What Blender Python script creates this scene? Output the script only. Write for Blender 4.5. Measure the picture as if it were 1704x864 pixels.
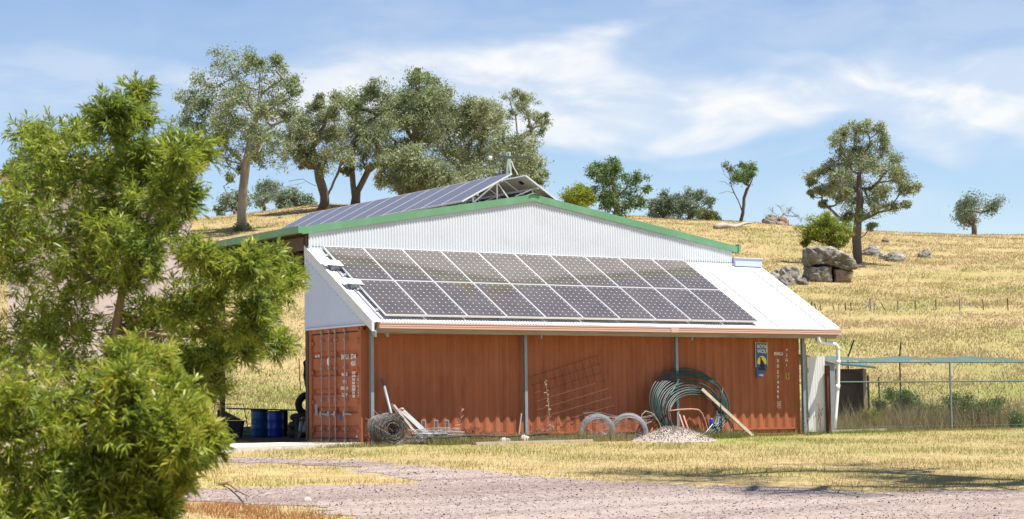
import bpy, math, random
import numpy as np
from mathutils import Matrix, Vector
random.seed(7); rng = np.random.default_rng(7)
for o in list(bpy.data.objects): bpy.data.objects.remove(o)
S = bpy.context.scene; COL = S.collection
# ------------------------------------------------------------------ camera
FPX, TH, PIT, ROLL = 3279.47, .5736, .0765, -.0123          # focal length in px of a 1704 px wide frame
CAM = np.array([-20.496, -37.827, .682])
FW = np.array([math.sin(TH)*math.cos(PIT), math.cos(TH)*math.cos(PIT), math.sin(PIT)])
_R = np.array([math.cos(TH), -math.sin(TH), 0.]); _U = np.cross(_R, FW)
RT = math.cos(ROLL)*_R + math.sin(ROLL)*_U; UP = -math.sin(ROLL)*_R + math.cos(ROLL)*_U
cd = bpy.data.cameras.new('camera'); cam = bpy.data.objects.new('camera', cd); COL.objects.link(cam); S.camera = cam
cam.matrix_world = Matrix(((RT[0], UP[0], -FW[0], CAM[0]), (RT[1], UP[1], -FW[1], CAM[1]), (RT[2], UP[2], -FW[2], CAM[2]), (0, 0, 0, 1)))
cd.sensor_fit = 'HORIZONTAL'; cd.sensor_width = 36; cd.lens = FPX/1704*36; cd.clip_start = .5; cd.clip_end = 3000
cd.dof.use_dof = True; cd.dof.focus_distance = 44; cd.dof.aperture_fstop = 3.6
S.render.resolution_x = 1024; S.render.resolution_y = 519
S.render.engine = 'CYCLES'
S.view_settings.view_transform = 'Standard'; S.view_settings.look = 'None'; S.view_settings.gamma = 1
S.view_settings.exposure = 1.05
# ------------------------------------------------------------------ light
SUN = np.array([.7, -1., 3.2]); SUN = SUN/np.linalg.norm(SUN)
EL = math.asin(SUN[2]); AZ = math.atan2(SUN[0], SUN[1])
sl = bpy.data.lights.new('sun', 'SUN'); sl.energy = 4.5; sl.angle = math.radians(.5); sl.color = (1, .955, .89)
so = bpy.data.objects.new('sun', sl); COL.objects.link(so); so.location = (0, 0, 40)
so.rotation_euler = Vector(SUN).to_track_quat('Z', 'Y').to_euler()
W = bpy.data.worlds.new('World'); S.world = W; W.use_nodes = True
nt = W.node_tree; nt.nodes.clear()
def N(t, ty, **k):
    n = t.nodes.new(ty)
    for a, b in k.items(): setattr(n, a, b)
    return n
def L(t, a, b): t.links.new(a, b)
out = N(nt, 'ShaderNodeOutputWorld'); bg = N(nt, 'ShaderNodeBackground'); bg.inputs[1].default_value = .07
sky = N(nt, 'ShaderNodeTexSky', sky_type='NISHITA'); sky.sun_disc = False; sky.sun_elevation = EL; sky.sun_rotation = AZ
sky.altitude = 300; sky.air_density = 1.0; sky.dust_density = .35; sky.ozone_density = 2.5
def math_n(t, op, a, b=None, c=None, clamp=False):
    n = N(t, 'ShaderNodeMath', operation=op); n.use_clamp = clamp
    for i, v in enumerate((a, b, c)):
        if v is None: continue
        if isinstance(v, (int, float)): n.inputs[i].default_value = v
        else: L(t, v, n.inputs[i])
    return n.outputs[0]
tc = N(nt, 'ShaderNodeTexCoord'); sp = N(nt, 'ShaderNodeSeparateXYZ'); L(nt, tc.outputs['Generated'], sp.inputs[0])
az = math_n(nt, 'ARCTAN2', sp.outputs[0], sp.outputs[1]); el = math_n(nt, 'ARCSINE', sp.outputs[2])
def bump1(lo, a, b, hi):      # soft window in elevation
    m1 = N(nt, 'ShaderNodeMapRange', interpolation_type='SMOOTHSTEP'); L(nt, EW, m1.inputs[0]); m1.inputs[1].default_value = lo; m1.inputs[2].default_value = a
    m2 = N(nt, 'ShaderNodeMapRange', interpolation_type='SMOOTHSTEP'); L(nt, EW, m2.inputs[0]); m2.inputs[1].default_value = b; m2.inputs[2].default_value = hi; m2.inputs[3].default_value = 1; m2.inputs[4].default_value = 0
    return math_n(nt, 'MULTIPLY', m1.outputs[0], m2.outputs[0])
def cnoise(sx, sz, scale, det=8, rough=.6, off=0):
    cb = N(nt, 'ShaderNodeCombineXYZ'); L(nt, math_n(nt, 'MULTIPLY_ADD', az, sx, off), cb.inputs[0]); L(nt, math_n(nt, 'MULTIPLY', el, sz), cb.inputs[1])
    n = N(nt, 'ShaderNodeTexNoise'); n.inputs['Scale'].default_value = scale; n.inputs['Detail'].default_value = det; n.inputs['Roughness'].default_value = rough
    n.inputs['Distortion'].default_value = .4
    L(nt, cb.outputs[0], n.inputs['Vector']); return n.outputs[0]
big = cnoise(1, 2.2, 9, 3, .5, 1.3); fine = cnoise(1, 2.4, 17, 8, .54, 4.1)
EW = math_n(nt, 'MULTIPLY_ADD', big, .075, math_n(nt, 'ADD', el, -.0375))
EW = math_n(nt, 'MULTIPLY_ADD', az, .02, math_n(nt, 'ADD', EW, -.0115))
band = bump1(.126, .150, .166, .186)
band2 = math_n(nt, 'MULTIPLY', bump1(.165, .185, .20, .225), .22)
low = math_n(nt, 'MULTIPLY', bump1(.06, .085, .095, .12), .16)
allb = math_n(nt, 'ADD', math_n(nt, 'ADD', band, band2), low)
mr = N(nt, 'ShaderNodeMapRange', interpolation_type='SMOOTHSTEP'); L(nt, fine, mr.inputs[0]); mr.inputs[1].default_value = .36; mr.inputs[2].default_value = .66
hi_n = math_n(nt, 'MULTIPLY', cnoise(1, 1.6, 5, 6, .6, 7.7), .5)
cov = math_n(nt, 'MULTIPLY', allb, math_n(nt, 'MULTIPLY_ADD', mr.outputs[0], .6, .4))
hic = N(nt, 'ShaderNodeMapRange', interpolation_type='SMOOTHSTEP'); L(nt, hi_n, hic.inputs[0]); hic.inputs[1].default_value = .31; hic.inputs[2].default_value = .40; hic.inputs[4].default_value = .15
cov = math_n(nt, 'MAXIMUM', cov, math_n(nt, 'MULTIPLY', hic.outputs[0], mr.outputs[0]), clamp=True)
azm = N(nt, 'ShaderNodeMapRange', interpolation_type='SMOOTHSTEP'); L(nt, az, azm.inputs[0]); azm.inputs[1].default_value = .33; azm.inputs[2].default_value = .56; azm.inputs[3].default_value = .30
cov = math_n(nt, 'MULTIPLY', math_n(nt, 'MULTIPLY', cov, azm.outputs[0]), 1.08, clamp=True)
hsv = N(nt, 'ShaderNodeHueSaturation'); hsv.inputs['Saturation'].default_value = 1.0; hsv.inputs['Value'].default_value = 1.04; hsv.inputs['Hue'].default_value = .506
L(nt, sky.outputs[0], hsv.inputs['Color'])
mx = N(nt, 'ShaderNodeMix', data_type='RGBA'); L(nt, cov, mx.inputs[0]); L(nt, hsv.outputs[0], mx.inputs[6]); mx.inputs[7].default_value = (6.6, 6.7, 6.9, 1)
L(nt, mx.outputs[2], bg.inputs[0]); L(nt, bg.outputs[0], out.inputs[0])

# ------------------------------------------------------------------ picking points on the survey of the place
def ray(x, y): return FW + RT*(x-852)/FPX - UP*(y-432)/FPX
def at(x, y, t): return CAM + t*ray(x, y)                      # a point t metres ahead of the camera
def wp(x, y, Y): d = ray(x, y); return CAM + (Y-CAM[1])/d[1]*d   # a point on the plane Y = const
FH = np.array([math.sin(TH), math.cos(TH)]); RH = np.array([math.cos(TH), -math.sin(TH)])
def to_tr(X, Y): return (X-CAM[0])*FH[0]+(Y-CAM[1])*FH[1], (X-CAM[0])*RH[0]+(Y-CAM[1])*RH[1]
def from_tr(t, r): return CAM[0]+t*FH[0]+r*RH[0], CAM[1]+t*FH[1]+r*RH[1]
TT = np.array([-60, 0, 20, 60, 66, 72, 80, 100, 130, 160, 180, 190, 196, 208, 240, 320, 500, 3000.])
ZZ = np.array([0, 0, 0, 0, .3, .95, 2.1, 5.1, 9.3, 14.0, 17.0, 18.3, 18.6, 18.4, 15.0, 8.0, 4., 4.])
def wob(X, Y, s, seed):
    a = seed*1.7
    return (np.sin(X/s+a)+np.sin(Y/s*1.13+a*2.1)+np.sin((X+Y)/s*.71+a*.7)+np.sin((X-1.3*Y)/s*1.9+a*3.3)*.5)/3.5
def ground(X, Y):
    X = np.asarray(X, float); Y = np.asarray(Y, float)
    t, r = to_tr(X, Y)
    h = np.interp(t, TT, ZZ)
    u = np.clip(r/np.maximum(t, 1)*5.5, -2, 2)
    m = np.interp(u, [-2, -.86, -.52, 0, .65, 1.09, 2], [1.0, 1.075, 1.14, 1.09, 1.02, .95, .90])
    k = np.clip((t-75)/100, 0, 1)
    h = h*(1+(m-1)*k)
    front = np.maximum(-.036*np.maximum(0, -(Y+.3)), -1.05)
    rough = np.clip((t-60)/30, 0, 1)
    h = h + rough*(wob(X, Y, 7., 1)*.22+wob(X, Y, 2.3, 2)*.09)
    h = h + .012*wob(X, Y, .9, 3)*np.clip(-(Y+1)/2, 0, 1)
    return front + h
def gz(X, Y): return float(ground(X, Y))
def gpx(x, t):         # the ground point at picture column x, t metres ahead
    P = at(x, 600, t); return np.array([P[0], P[1], gz(P[0], P[1])])

# ------------------------------------------------------------------ mesh helpers
class MB:
    def __init__(s): s.v = []; s.f = []; s.n = 0
    def add(s, v, f):
        v = np.asarray(v, float); s.v.append(v); s.f += [tuple(int(i)+s.n for i in q) for q in f]; s.n += len(v); return s
    def box(s, a, b):
        x0, y0, z0 = a; x1, y1, z1 = b
        return s.add([(x0,y0,z0),(x1,y0,z0),(x1,y1,z0),(x0,y1,z0),(x0,y0,z1),(x1,y0,z1),(x1,y1,z1),(x0,y1,z1)],
                     [(0,3,2,1),(4,5,6,7),(0,1,5,4),(1,2,6,5),(2,3,7,6),(3,0,4,7)])
    def prism(s, pts, axis, a, b):          # polygon pts (2D) extruded along axis
        n = len(pts); v = []
        for w in (a, b):
            for p in pts:
                q = [0, 0, 0]; o = [i for i in range(3) if i != axis]; q[axis] = w; q[o[0]] = p[0]; q[o[1]] = p[1]; v.append(q)
        return s.add(v, [tuple(range(n-1, -1, -1)), tuple(range(n, 2*n))] + [(i, (i+1) % n, n+(i+1) % n, n+i) for i in range(n)])
    def bar(s, p, q, w, h=None, up=(0, 0, 1)):    # rectangular bar between two points
        p = np.array(p, float); q = np.array(q, float); h = h or w; d = q-p; d /= np.linalg.norm(d)
        u = np.array(up, float)
        if abs(u@d) > .95: u = np.array([1., 0, 0])
        a = np.cross(d, u); a /= np.linalg.norm(a); b = np.cross(a, d)
        v = [c+a*i*w/2+b*j*h/2 for c in (p, q) for i, j in ((-1,-1),(1,-1),(1,1),(-1,1))]
        return s.add(v, [(0,3,2,1),(4,5,6,7),(0,1,5,4),(1,2,6,5),(2,3,7,6),(3,0,4,7)])
    def tube(s, pts, r, seg=6, closed=False, cap=True):
        P = np.asarray(pts, float); n = len(P); rr = np.full(n, r) if np.isscalar(r) else np.asarray(r, float)
        T = np.roll(P, -1, 0)-np.roll(P, 1, 0) if closed else np.gradient(P, axis=0)
        T /= np.maximum(np.linalg.norm(T, axis=1, keepdims=True), 1e-9)
        u = np.array([0, 0, 1.]) if abs(T[0][2]) < .9 else np.array([1., 0, 0]); V = []
        for i in range(n):
            u = u-(u@T[i])*T[i]; l = np.linalg.norm(u); u = u/l if l > 1e-6 else np.array([1., 0, 0]); w = np.cross(T[i], u)
            for k in range(seg):
                a = 2*math.pi*k/seg; V.append(P[i]+rr[i]*(math.cos(a)*u+math.sin(a)*w))
        F = []
        for i in range(n if closed else n-1):
            j = (i+1) % n
            for k in range(seg): F.append((i*seg+k, i*seg+(k+1) % seg, j*seg+(k+1) % seg, j*seg+k))
        if cap and not closed: F += [tuple(range(seg-1, -1, -1)), tuple(range((n-1)*seg, n*seg))]
        return s.add(V, F)
    def lathe(s, prof, c=(0, 0, 0), seg=24, axis=2):
        V = []
        for r, z in prof:
            for k in range(seg):
                a = 2*math.pi*k/seg; q = [r*math.cos(a), r*math.sin(a)]; q.insert(axis, z); V.append(np.array(q)+c)
        F = [(i*seg+k, i*seg+(k+1) % seg, (i+1)*seg+(k+1) % seg, (i+1)*seg+k) for i in range(len(prof)-1) for k in range(seg)]
        F += [tuple(range(seg-1, -1, -1)), tuple(range((len(prof)-1)*seg, len(prof)*seg))]
        return s.add(V, F)
    def grid(s, A):          # A: (m, n, 3)
        m, n = A.shape[:2]; I = np.arange(m*n).reshape(m, n)
        F = np.stack([I[:-1, :-1], I[:-1, 1:], I[1:, 1:], I[1:, :-1]], -1).reshape(-1, 4)
        return s.add(A.reshape(-1, 3), F)
    def build(s, name, mat, parent=None, smooth=False):
        me = bpy.data.meshes.new(name); me.from_pydata(np.concatenate(s.v).tolist(), [], s.f); me.update()
        return link(name, me, mat, parent, smooth)
def link(name, me, mat, parent=None, smooth=False):
    if mat: me.materials.append(mat)
    if smooth: me.polygons.foreach_set('use_smooth', [True]*len(me.polygons))
    o = bpy.data.objects.new(name, me); COL.objects.link(o)
    if parent is not None: o.parent = parent
    return o
def fast_mesh(name, V, k):             # V: (n*k, 3), every k verts a face
    me = bpy.data.meshes.new(name); n = len(V)//k
    me.vertices.add(len(V)); me.vertices.foreach_set('co', np.ascontiguousarray(V, dtype=np.float32).ravel())
    me.loops.add(len(V)); me.loops.foreach_set('vertex_index', np.arange(len(V), dtype=np.int32))
    me.polygons.add(n); me.polygons.foreach_set('loop_start', np.arange(0, n*k, k, dtype=np.int32)); me.polygons.foreach_set('loop_total', np.full(n, k, dtype=np.int32))
    me.update(calc_edges=True); return me
def tag(o, label, cat=None, group=None, kind=None):
    if label: o['label'] = label
    if cat: o['category'] = cat
    if group: o['group'] = group
    if kind: o['kind'] = kind
    return o
def empty(name, loc=(0, 0, 0)):
    o = bpy.data.objects.new(name, None); COL.objects.link(o); o.location = [float(q) for q in loc]; return o
def shift(o, root):                    # geometry given in world coordinates under an Empty that stands elsewhere
    o.location = -root.location
def text(body, size, loc, rot, mat, parent=None, name='lettering', align='CENTER', off=0., bold=0., sx=1.):
    c = bpy.data.curves.new(name, 'FONT'); c.body = body; c.size = size; c.align_x = align; c.align_y = 'CENTER'; c.extrude = .0015; c.offset = bold; c.space_line = 1.0
    t = bpy.data.objects.new(name, c); COL.objects.link(t)
    me = bpy.data.meshes.new_from_object(t); bpy.data.objects.remove(t)
    me.materials.clear(); o = link(name, me, mat, parent); o.location = loc; o.rotation_euler = rot; o.scale = (sx, 1, 1); return o

# ------------------------------------------------------------------ materials
def mat(name, col, rough=.7, metal=0., var=.15, scale=4., bump=.0, bscale=60., stain=None, stain_amt=.5, sscale=2., spec=.5, stretch=None):
    m = bpy.data.materials.new(name); m.use_nodes = True; t = m.node_tree; b = t.nodes['Principled BSDF']
    b.inputs['Roughness'].default_value = rough; b.inputs['Metallic'].default_value = metal; b.inputs['Specular IOR Level'].default_value = spec
    c = N(t, 'ShaderNodeTexCoord'); src = c.outputs['Object']
    if stretch:
        mp = N(t, 'ShaderNodeMapping'); mp.inputs['Scale'].default_value = stretch; L(t, src, mp.inputs[0]); src = mp.outputs[0]
    n = N(t, 'ShaderNodeTexNoise'); n.inputs['Scale'].default_value = scale; n.inputs['Detail'].default_value = 6; L(t, src, n.inputs['Vector'])
    h = N(t, 'ShaderNodeHueSaturation'); h.inputs['Color'].default_value = (*col, 1)
    L(t, math_n(t, 'MULTIPLY_ADD', n.outputs[0], 2*var, 1-var), h.inputs['Value'])
    oc = h.outputs[0]
    if stain:
        n2 = N(t, 'ShaderNodeTexNoise'); n2.inputs['Scale'].default_value = sscale; n2.inputs['Detail'].default_value = 8; n2.inputs['Roughness'].default_value = .65; L(t, src, n2.inputs['Vector'])
        r = N(t, 'ShaderNodeMapRange'); r.inputs[1].default_value = .48; r.inputs[2].default_value = .72; r.inputs[4].default_value = stain_amt; L(t, n2.outputs[0], r.inputs[0])
        x = N(t, 'ShaderNodeMix', data_type='RGBA'); L(t, r.outputs[0], x.inputs[0]); L(t, oc, x.inputs[6]); x.inputs[7].default_value = (*stain, 1); oc = x.outputs[2]
    L(t, oc, b.inputs['Base Color'])
    if bump:
        n3 = N(t, 'ShaderNodeTexNoise'); n3.inputs['Scale'].default_value = bscale; n3.inputs['Detail'].default_value = 4; L(t, src, n3.inputs['Vector'])
        bp = N(t, 'ShaderNodeBump'); bp.inputs['Strength'].default_value = bump; bp.inputs['Distance'].default_value = .02; L(t, n3.outputs[0], bp.inputs['Height']); L(t, bp.outputs[0], b.inputs['Normal'])
    return m
def weather(m, run, fade, amt=.55):
    t = m.node_tree; b = t.nodes['Principled BSDF']; src = b.inputs['Base Color'].links[0].from_socket
    c = N(t, 'ShaderNodeTexCoord')
    for sc_, det, lo, hi, col, a in (((5, 5, .5), 8, .55, .75, run, amt), ((.6, .6, 1.6), 6, .52, .75, fade, .45), ((9, 9, 9), 8, .66, .72, (.07, .035, .022), .7)):
        mp = N(t, 'ShaderNodeMapping'); mp.inputs['Scale'].default_value = sc_; L(t, c.outputs['Object'], mp.inputs[0]); n = N(t, 'ShaderNodeTexNoise'); n.inputs['Scale'].default_value = 1.; n.inputs['Detail'].default_value = det; n.inputs['Roughness'].default_value = .65; L(t, mp.outputs[0], n.inputs['Vector'])
        r = N(t, 'ShaderNodeMapRange'); r.inputs[1].default_value = lo; r.inputs[2].default_value = hi; r.inputs[4].default_value = a; L(t, n.outputs[0], r.inputs[0]); x = N(t, 'ShaderNodeMix', data_type='RGBA'); L(t, r.outputs[0], x.inputs[0]); L(t, src, x.inputs[6]); x.inputs[7].default_value = (*col, 1); src = x.outputs[2]
    L(t, src, b.inputs['Base Color'])
def leafmat(name, cols, trans=.35, scale=.6, rough=.55, tint=None):
    m = bpy.data.materials.new(name); m.use_nodes = True; t = m.node_tree; t.nodes.clear()
    o = N(t, 'ShaderNodeOutputMaterial'); g = N(t, 'ShaderNodeNewGeometry'); c = N(t, 'ShaderNodeTexCoord')
    n = N(t, 'ShaderNodeTexNoise'); n.inputs['Scale'].default_value = scale; n.inputs['Detail'].default_value = 3; L(t, c.outputs['Object'], n.inputs['Vector'])
    f = math_n(t, 'ADD', math_n(t, 'MULTIPLY', g.outputs['Random Per Island'], .6), math_n(t, 'MULTIPLY_ADD', n.outputs[0], 1.2, -.4), clamp=True)
    r = N(t, 'ShaderNodeValToRGB'); L(t, f, r.inputs[0]); e = r.color_ramp.elements
    e[0].color = (*cols[0], 1); e[1].color = (*cols[-1], 1)
    for i, q in enumerate(cols[1:-1]): k = e.new((i+1)/(len(cols)-1)); k.color = (*q, 1)
    d = N(t, 'ShaderNodeBsdfPrincipled'); d.inputs['Roughness'].default_value = rough; d.inputs['Specular IOR Level'].default_value = .35; L(t, r.outputs[0], d.inputs['Base Color'])
    tr = N(t, 'ShaderNodeBsdfTranslucent'); L(t, r.outputs[0], tr.inputs[0]); mxs = N(t, 'ShaderNodeMixShader'); mxs.inputs[0].default_value = trans
    L(t, d.outputs[0], mxs.inputs[1]); L(t, tr.outputs[0], mxs.inputs[2]); L(t, mxs.outputs[0], o.inputs[0]); return m
M = {}
M['white_sheet'] = mat('white_sheet', (.62, .65, .68), .42, .0, .05, 1.5, stain=(.45, .44, .42), stain_amt=.25, sscale=1.2)
M['roof_sheet'] = mat('roof_sheet', (.60, .61, .63), .45, .0, .08, 1.2, stain=(.44, .41, .37), stain_amt=.4, sscale=1.4)
M['infill_sheet'] = mat('infill_sheet', (.52, .59, .76), .5, .0, .04, 1.5, stain=(.45, .45, .46), stain_amt=.2)  # white sheet tinted blue: the end wall's shade put into its colour
M['green_trim'] = mat('green_trim', (.135, .30, .16), .45, 0, .08, 2, stain=(.25, .42, .27), stain_amt=.4)
M['gutter'] = mat('gutter', (.60, .37, .29), .5, 0, .05, 2, stain=(.5, .36, .3), stain_amt=.4, stretch=(.3, 3, 3))
M['old_timber'] = mat('old_timber', (.33, .27, .19), .85, 0, .3, 6, stain=(.1, .08, .06), stain_amt=.7, sscale=5, stretch=(.2, 2, 2))
M['brown_timber'] = mat('brown_timber', (.11, .075, .045), .85, 0, .3, 6, stretch=(2, .2, 2))
M['galv'] = mat('galv', (.26, .29, .31), .5, .2, .12, 8)
M['galv_dull'] = mat('galv_dull', (.24, .26, .28), .55, .3, .2, 12)
M['alu_dull'] = mat('alu_dull', (.27, .28, .285), .7, 0, .25, 6, stain=(.18, .12, .09), stain_amt=.6, sscale=5)
M['alu'] = mat('alu', (.8, .8, .78), .35, .5, .03)
M['oxide'] = mat('oxide', (.37, .128, .062), .55, 0, .13, 3, bump=.08, bscale=30, stain=(.21, .055, .026), stain_amt=.45, sscale=1.3, stretch=(1.2, 1.2, .35), spec=.12)
M['oxide_door'] = mat('oxide_door', (.40, .125, .060), .5, 0, .12, 3, stain=(.24, .085, .045), stain_amt=.6, sscale=2.2, stretch=(1, 1, .5), spec=.2)
M['black_rubber'] = mat('black_rubber', (.025, .022, .02), .7)
M['rod'] = mat('rod', (.36, .27, .25), .45, .3, .2, 10, stain=(.3, .12, .07), stain_amt=.7, sscale=8)
M['white_paint'] = mat('white_paint', (.75, .74, .70), .6, 0, .05, 5)
M['vent_paint'] = mat('vent_paint', (.36, .27, .23), .7, 0, .15, 20)
M['faded_paint'] = mat('faded_paint', (.62, .52, .46), .7, 0, .15, 20)
M['panel_back'] = mat('panel_back', (.62, .60, .55), .6, 0, .05, 3)
M['blue_sign'] = mat('blue_sign', (.02, .09, .30), .5, 0, .1, 8)
M['yellow'] = mat('yellow', (.75, .66, .04), .5, 0, .05)
M['pale_yellow'] = mat('pale_yellow', (.62, .68, .28), .5, 0, .05)
M['ochre'] = mat('ochre', (.42, .24, .03), .6, 0, .1)
M['ink'] = mat('ink', (.012, .012, .014), .6)
M['rust'] = mat('rust', (.12, .052, .032), .85, .1, .25, 20)
M['rust_pink'] = mat('rust_pink', (.42, .20, .15), .75, 0, .25, 14)
M['wire'] = mat('wire', (.17, .155, .145), .6, .3, .3, 30)
M['wire_galv'] = mat('wire_galv', (.52, .54, .56), .5, .4, .2, 30)
M['poly'] = mat('poly', (.014, .040, .036), .42, 0, .3, 8, stain=(.10, .17, .15), stain_amt=.5, sscale=3)
M['wood_pale'] = mat('wood_pale', (.46, .37, .26), .8, 0, .2, 8, stain=(.25, .2, .14), stain_amt=.5, sscale=6)
M['wood_grey'] = mat('wood_grey', (.36, .31, .26), .85, 0, .25, 10)
M['pvc'] = mat('pvc', (.82, .83, .84), .35, 0, .02, 3)
M['dirty_shaded_sheet'] = mat('dirty_shaded_sheet', (.14, .12, .10), .7, 0, .3, 3)  # dirt and the deep shade under the shed roof, both in the colour
M['concrete'] = mat('concrete', (.56, .51, .44), .85, 0, .12, 3, bump=.2, bscale=30, stain=(.4, .35, .28), stain_amt=.5)
M['stone_pale'] = mat('stone_pale', (.50, .42, .35), .9, 0, .2, 6, bump=.4, bscale=14)
M['blue_plastic'] = mat('blue_plastic', (.015, .10, .30), .4, 0, .15, 6)
M['bright_blue'] = mat('bright_blue', (.010, .05, .42), .35, 0, .1, 6)
M['black_plastic'] = mat('black_plastic', (.02, .02, .022), .5, 0, .2, 6)
M['cloth'] = mat('cloth', (.55, .58, .62), .9, 0, .12, 6)
M['brown_board'] = mat('brown_board', (.085, .045, .032), .8, 0, .2, 5)
M['netting'] = mat('netting', (.065, .135, .12), .6, 0, .2, 20)
M['wall_render'] = mat('wall_render', (.80, .66, .58), .9, 0, .1, 2, bump=.15, bscale=40)
M['glass_dark'] = mat('glass_dark', (.03, .04, .05), .12)
M['bark'] = mat('bark', (.30, .26, .22), .9, 0, .3, 3, bump=.5, bscale=12, stain=(.12, .10, .085), stain_amt=.75, sscale=1.6, stretch=(1, 1, .3))
M['bark_dark'] = mat('bark_dark', (.13, .10, .08), .9, 0, .35, 3, bump=.5, bscale=12, stain=(.25, .22, .19), stain_amt=.6, sscale=1.3, stretch=(1, 1, .3))
M['twig'] = mat('twig', (.26, .17, .11), .8, 0, .25, 10)
M['gum'] = leafmat('gum_leaf', [(.08, .13, .05), (.19, .24, .11), (.31, .35, .17), (.42, .45, .25)], .3, .35)
M['gum_grey'] = leafmat('grey_gum_leaf', [(.10, .14, .065), (.22, .255, .13), (.35, .38, .20), (.47, .49, .30)], .3, .35)
M['gum_far'] = leafmat('far_gum_leaf', [(.12, .17, .11), (.19, .24, .16), (.26, .31, .20)], .25, .35)
M['gum_green'] = leafmat('green_gum_leaf', [(.06, .115, .03), (.12, .195, .05), (.21, .28, .085)], .3, .4)
M['lime'] = leafmat('bright_leaf', [(.12, .17, .02), (.24, .29, .03), (.36, .38, .05)], .35, .5)
M['olive'] = leafmat('olive_leaf', [(.08, .10, .02), (.15, .16, .03), (.20, .19, .05)], .3, .5)
M['bottle'] = leafmat('shrub_leaf', [(.04, .075, .014), (.125, .18, .022), (.26, .32, .035), (.42, .44, .06), (.50, .34, .08)], .42, 2.2, .38)
M['bottle_far'] = leafmat('shade_tree_leaf', [(.05, .09, .018), (.16, .23, .035), (.34, .39, .05), (.50, .50, .085)], .45, 2.2, .4)

weather(M['oxide'], (.16, .055, .030), (.43, .175, .095)); weather(M['oxide_door'], (.20, .07, .035), (.50, .19, .10))
weather(M['roof_sheet'], (.40, .38, .35), (.66, .66, .67), .35)
def solar_mat():
    m = bpy.data.materials.new('solar_cells'); m.use_nodes = True; t = m.node_tree; b = t.nodes['Principled BSDF']
    c = N(t, 'ShaderNodeTexCoord'); s_ = N(t, 'ShaderNodeSeparateXYZ'); L(t, c.outputs['Object'], s_.inputs[0])
    def fr(o, n, off): return math_n(t, 'ABSOLUTE', math_n(t, 'SUBTRACT', math_n(t, 'FRACT', math_n(t, 'MULTIPLY_ADD', o, 1/n, off)), .5))
    cu = .161
    u = fr(s_.outputs[0], cu, 0.); v = fr(s_.outputs[1], cu, 0.)        # .5 on the cell seams
    corner = math_n(t, 'GREATER_THAN', math_n(t, 'ADD', u, v), .905)
    seam = math_n(t, 'GREATER_THAN', math_n(t, 'MAXIMUM', u, v), .489)
    w1 = math_n(t, 'LESS_THAN', fr(s_.outputs[1], cu/2, .0), .03)
    x1 = N(t, 'ShaderNodeMix', data_type='RGBA'); x1.inputs[6].default_value = (.034, .029, .028, 1); x1.inputs[7].default_value = (.15, .14, .13, 1); L(t, math_n(t, 'MAXIMUM', seam, math_n(t, 'MULTIPLY', w1, .5)), x1.inputs[0])
    x2 = N(t, 'ShaderNodeMix', data_type='RGBA'); L(t, corner, x2.inputs[0]); L(t, x1.outputs[2], x2.inputs[6]); x2.inputs[7].default_value = (.8, .8, .8, 1)
    g = N(t, 'ShaderNodeObjectInfo'); n = N(t, 'ShaderNodeTexNoise'); n.inputs['Scale'].default_value = 1.8; n.inputs['Detail'].default_value = 6; n.noise_dimensions = '4D'; L(t, c.outputs['Object'], n.inputs['Vector']); L(t, math_n(t, 'MULTIPLY', g.outputs['Random'], 20), n.inputs['W'])
    d = N(t, 'ShaderNodeMix', data_type='RGBA'); L(t, math_n(t, 'MULTIPLY_ADD', n.outputs[0], .24, .02), d.inputs[0]); L(t, x2.outputs[2], d.inputs[6]); d.inputs[7].default_value = (.36, .29, .24, 1)
    L(t, d.outputs[2], b.inputs['Base Color']); b.inputs['Roughness'].default_value = .09; b.inputs['Specular IOR Level'].default_value = .85
    return m
M['solar'] = solar_mat()
def solar_back():
    m = bpy.data.materials.new('solar_dark_cells'); m.use_nodes = True; t = m.node_tree; b = t.nodes['Principled BSDF']
    b.inputs['Base Color'].default_value = (.115, .108, .125, 1); b.inputs['Roughness'].default_value = .3; return m
M['solar_blue'] = solar_back()

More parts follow.
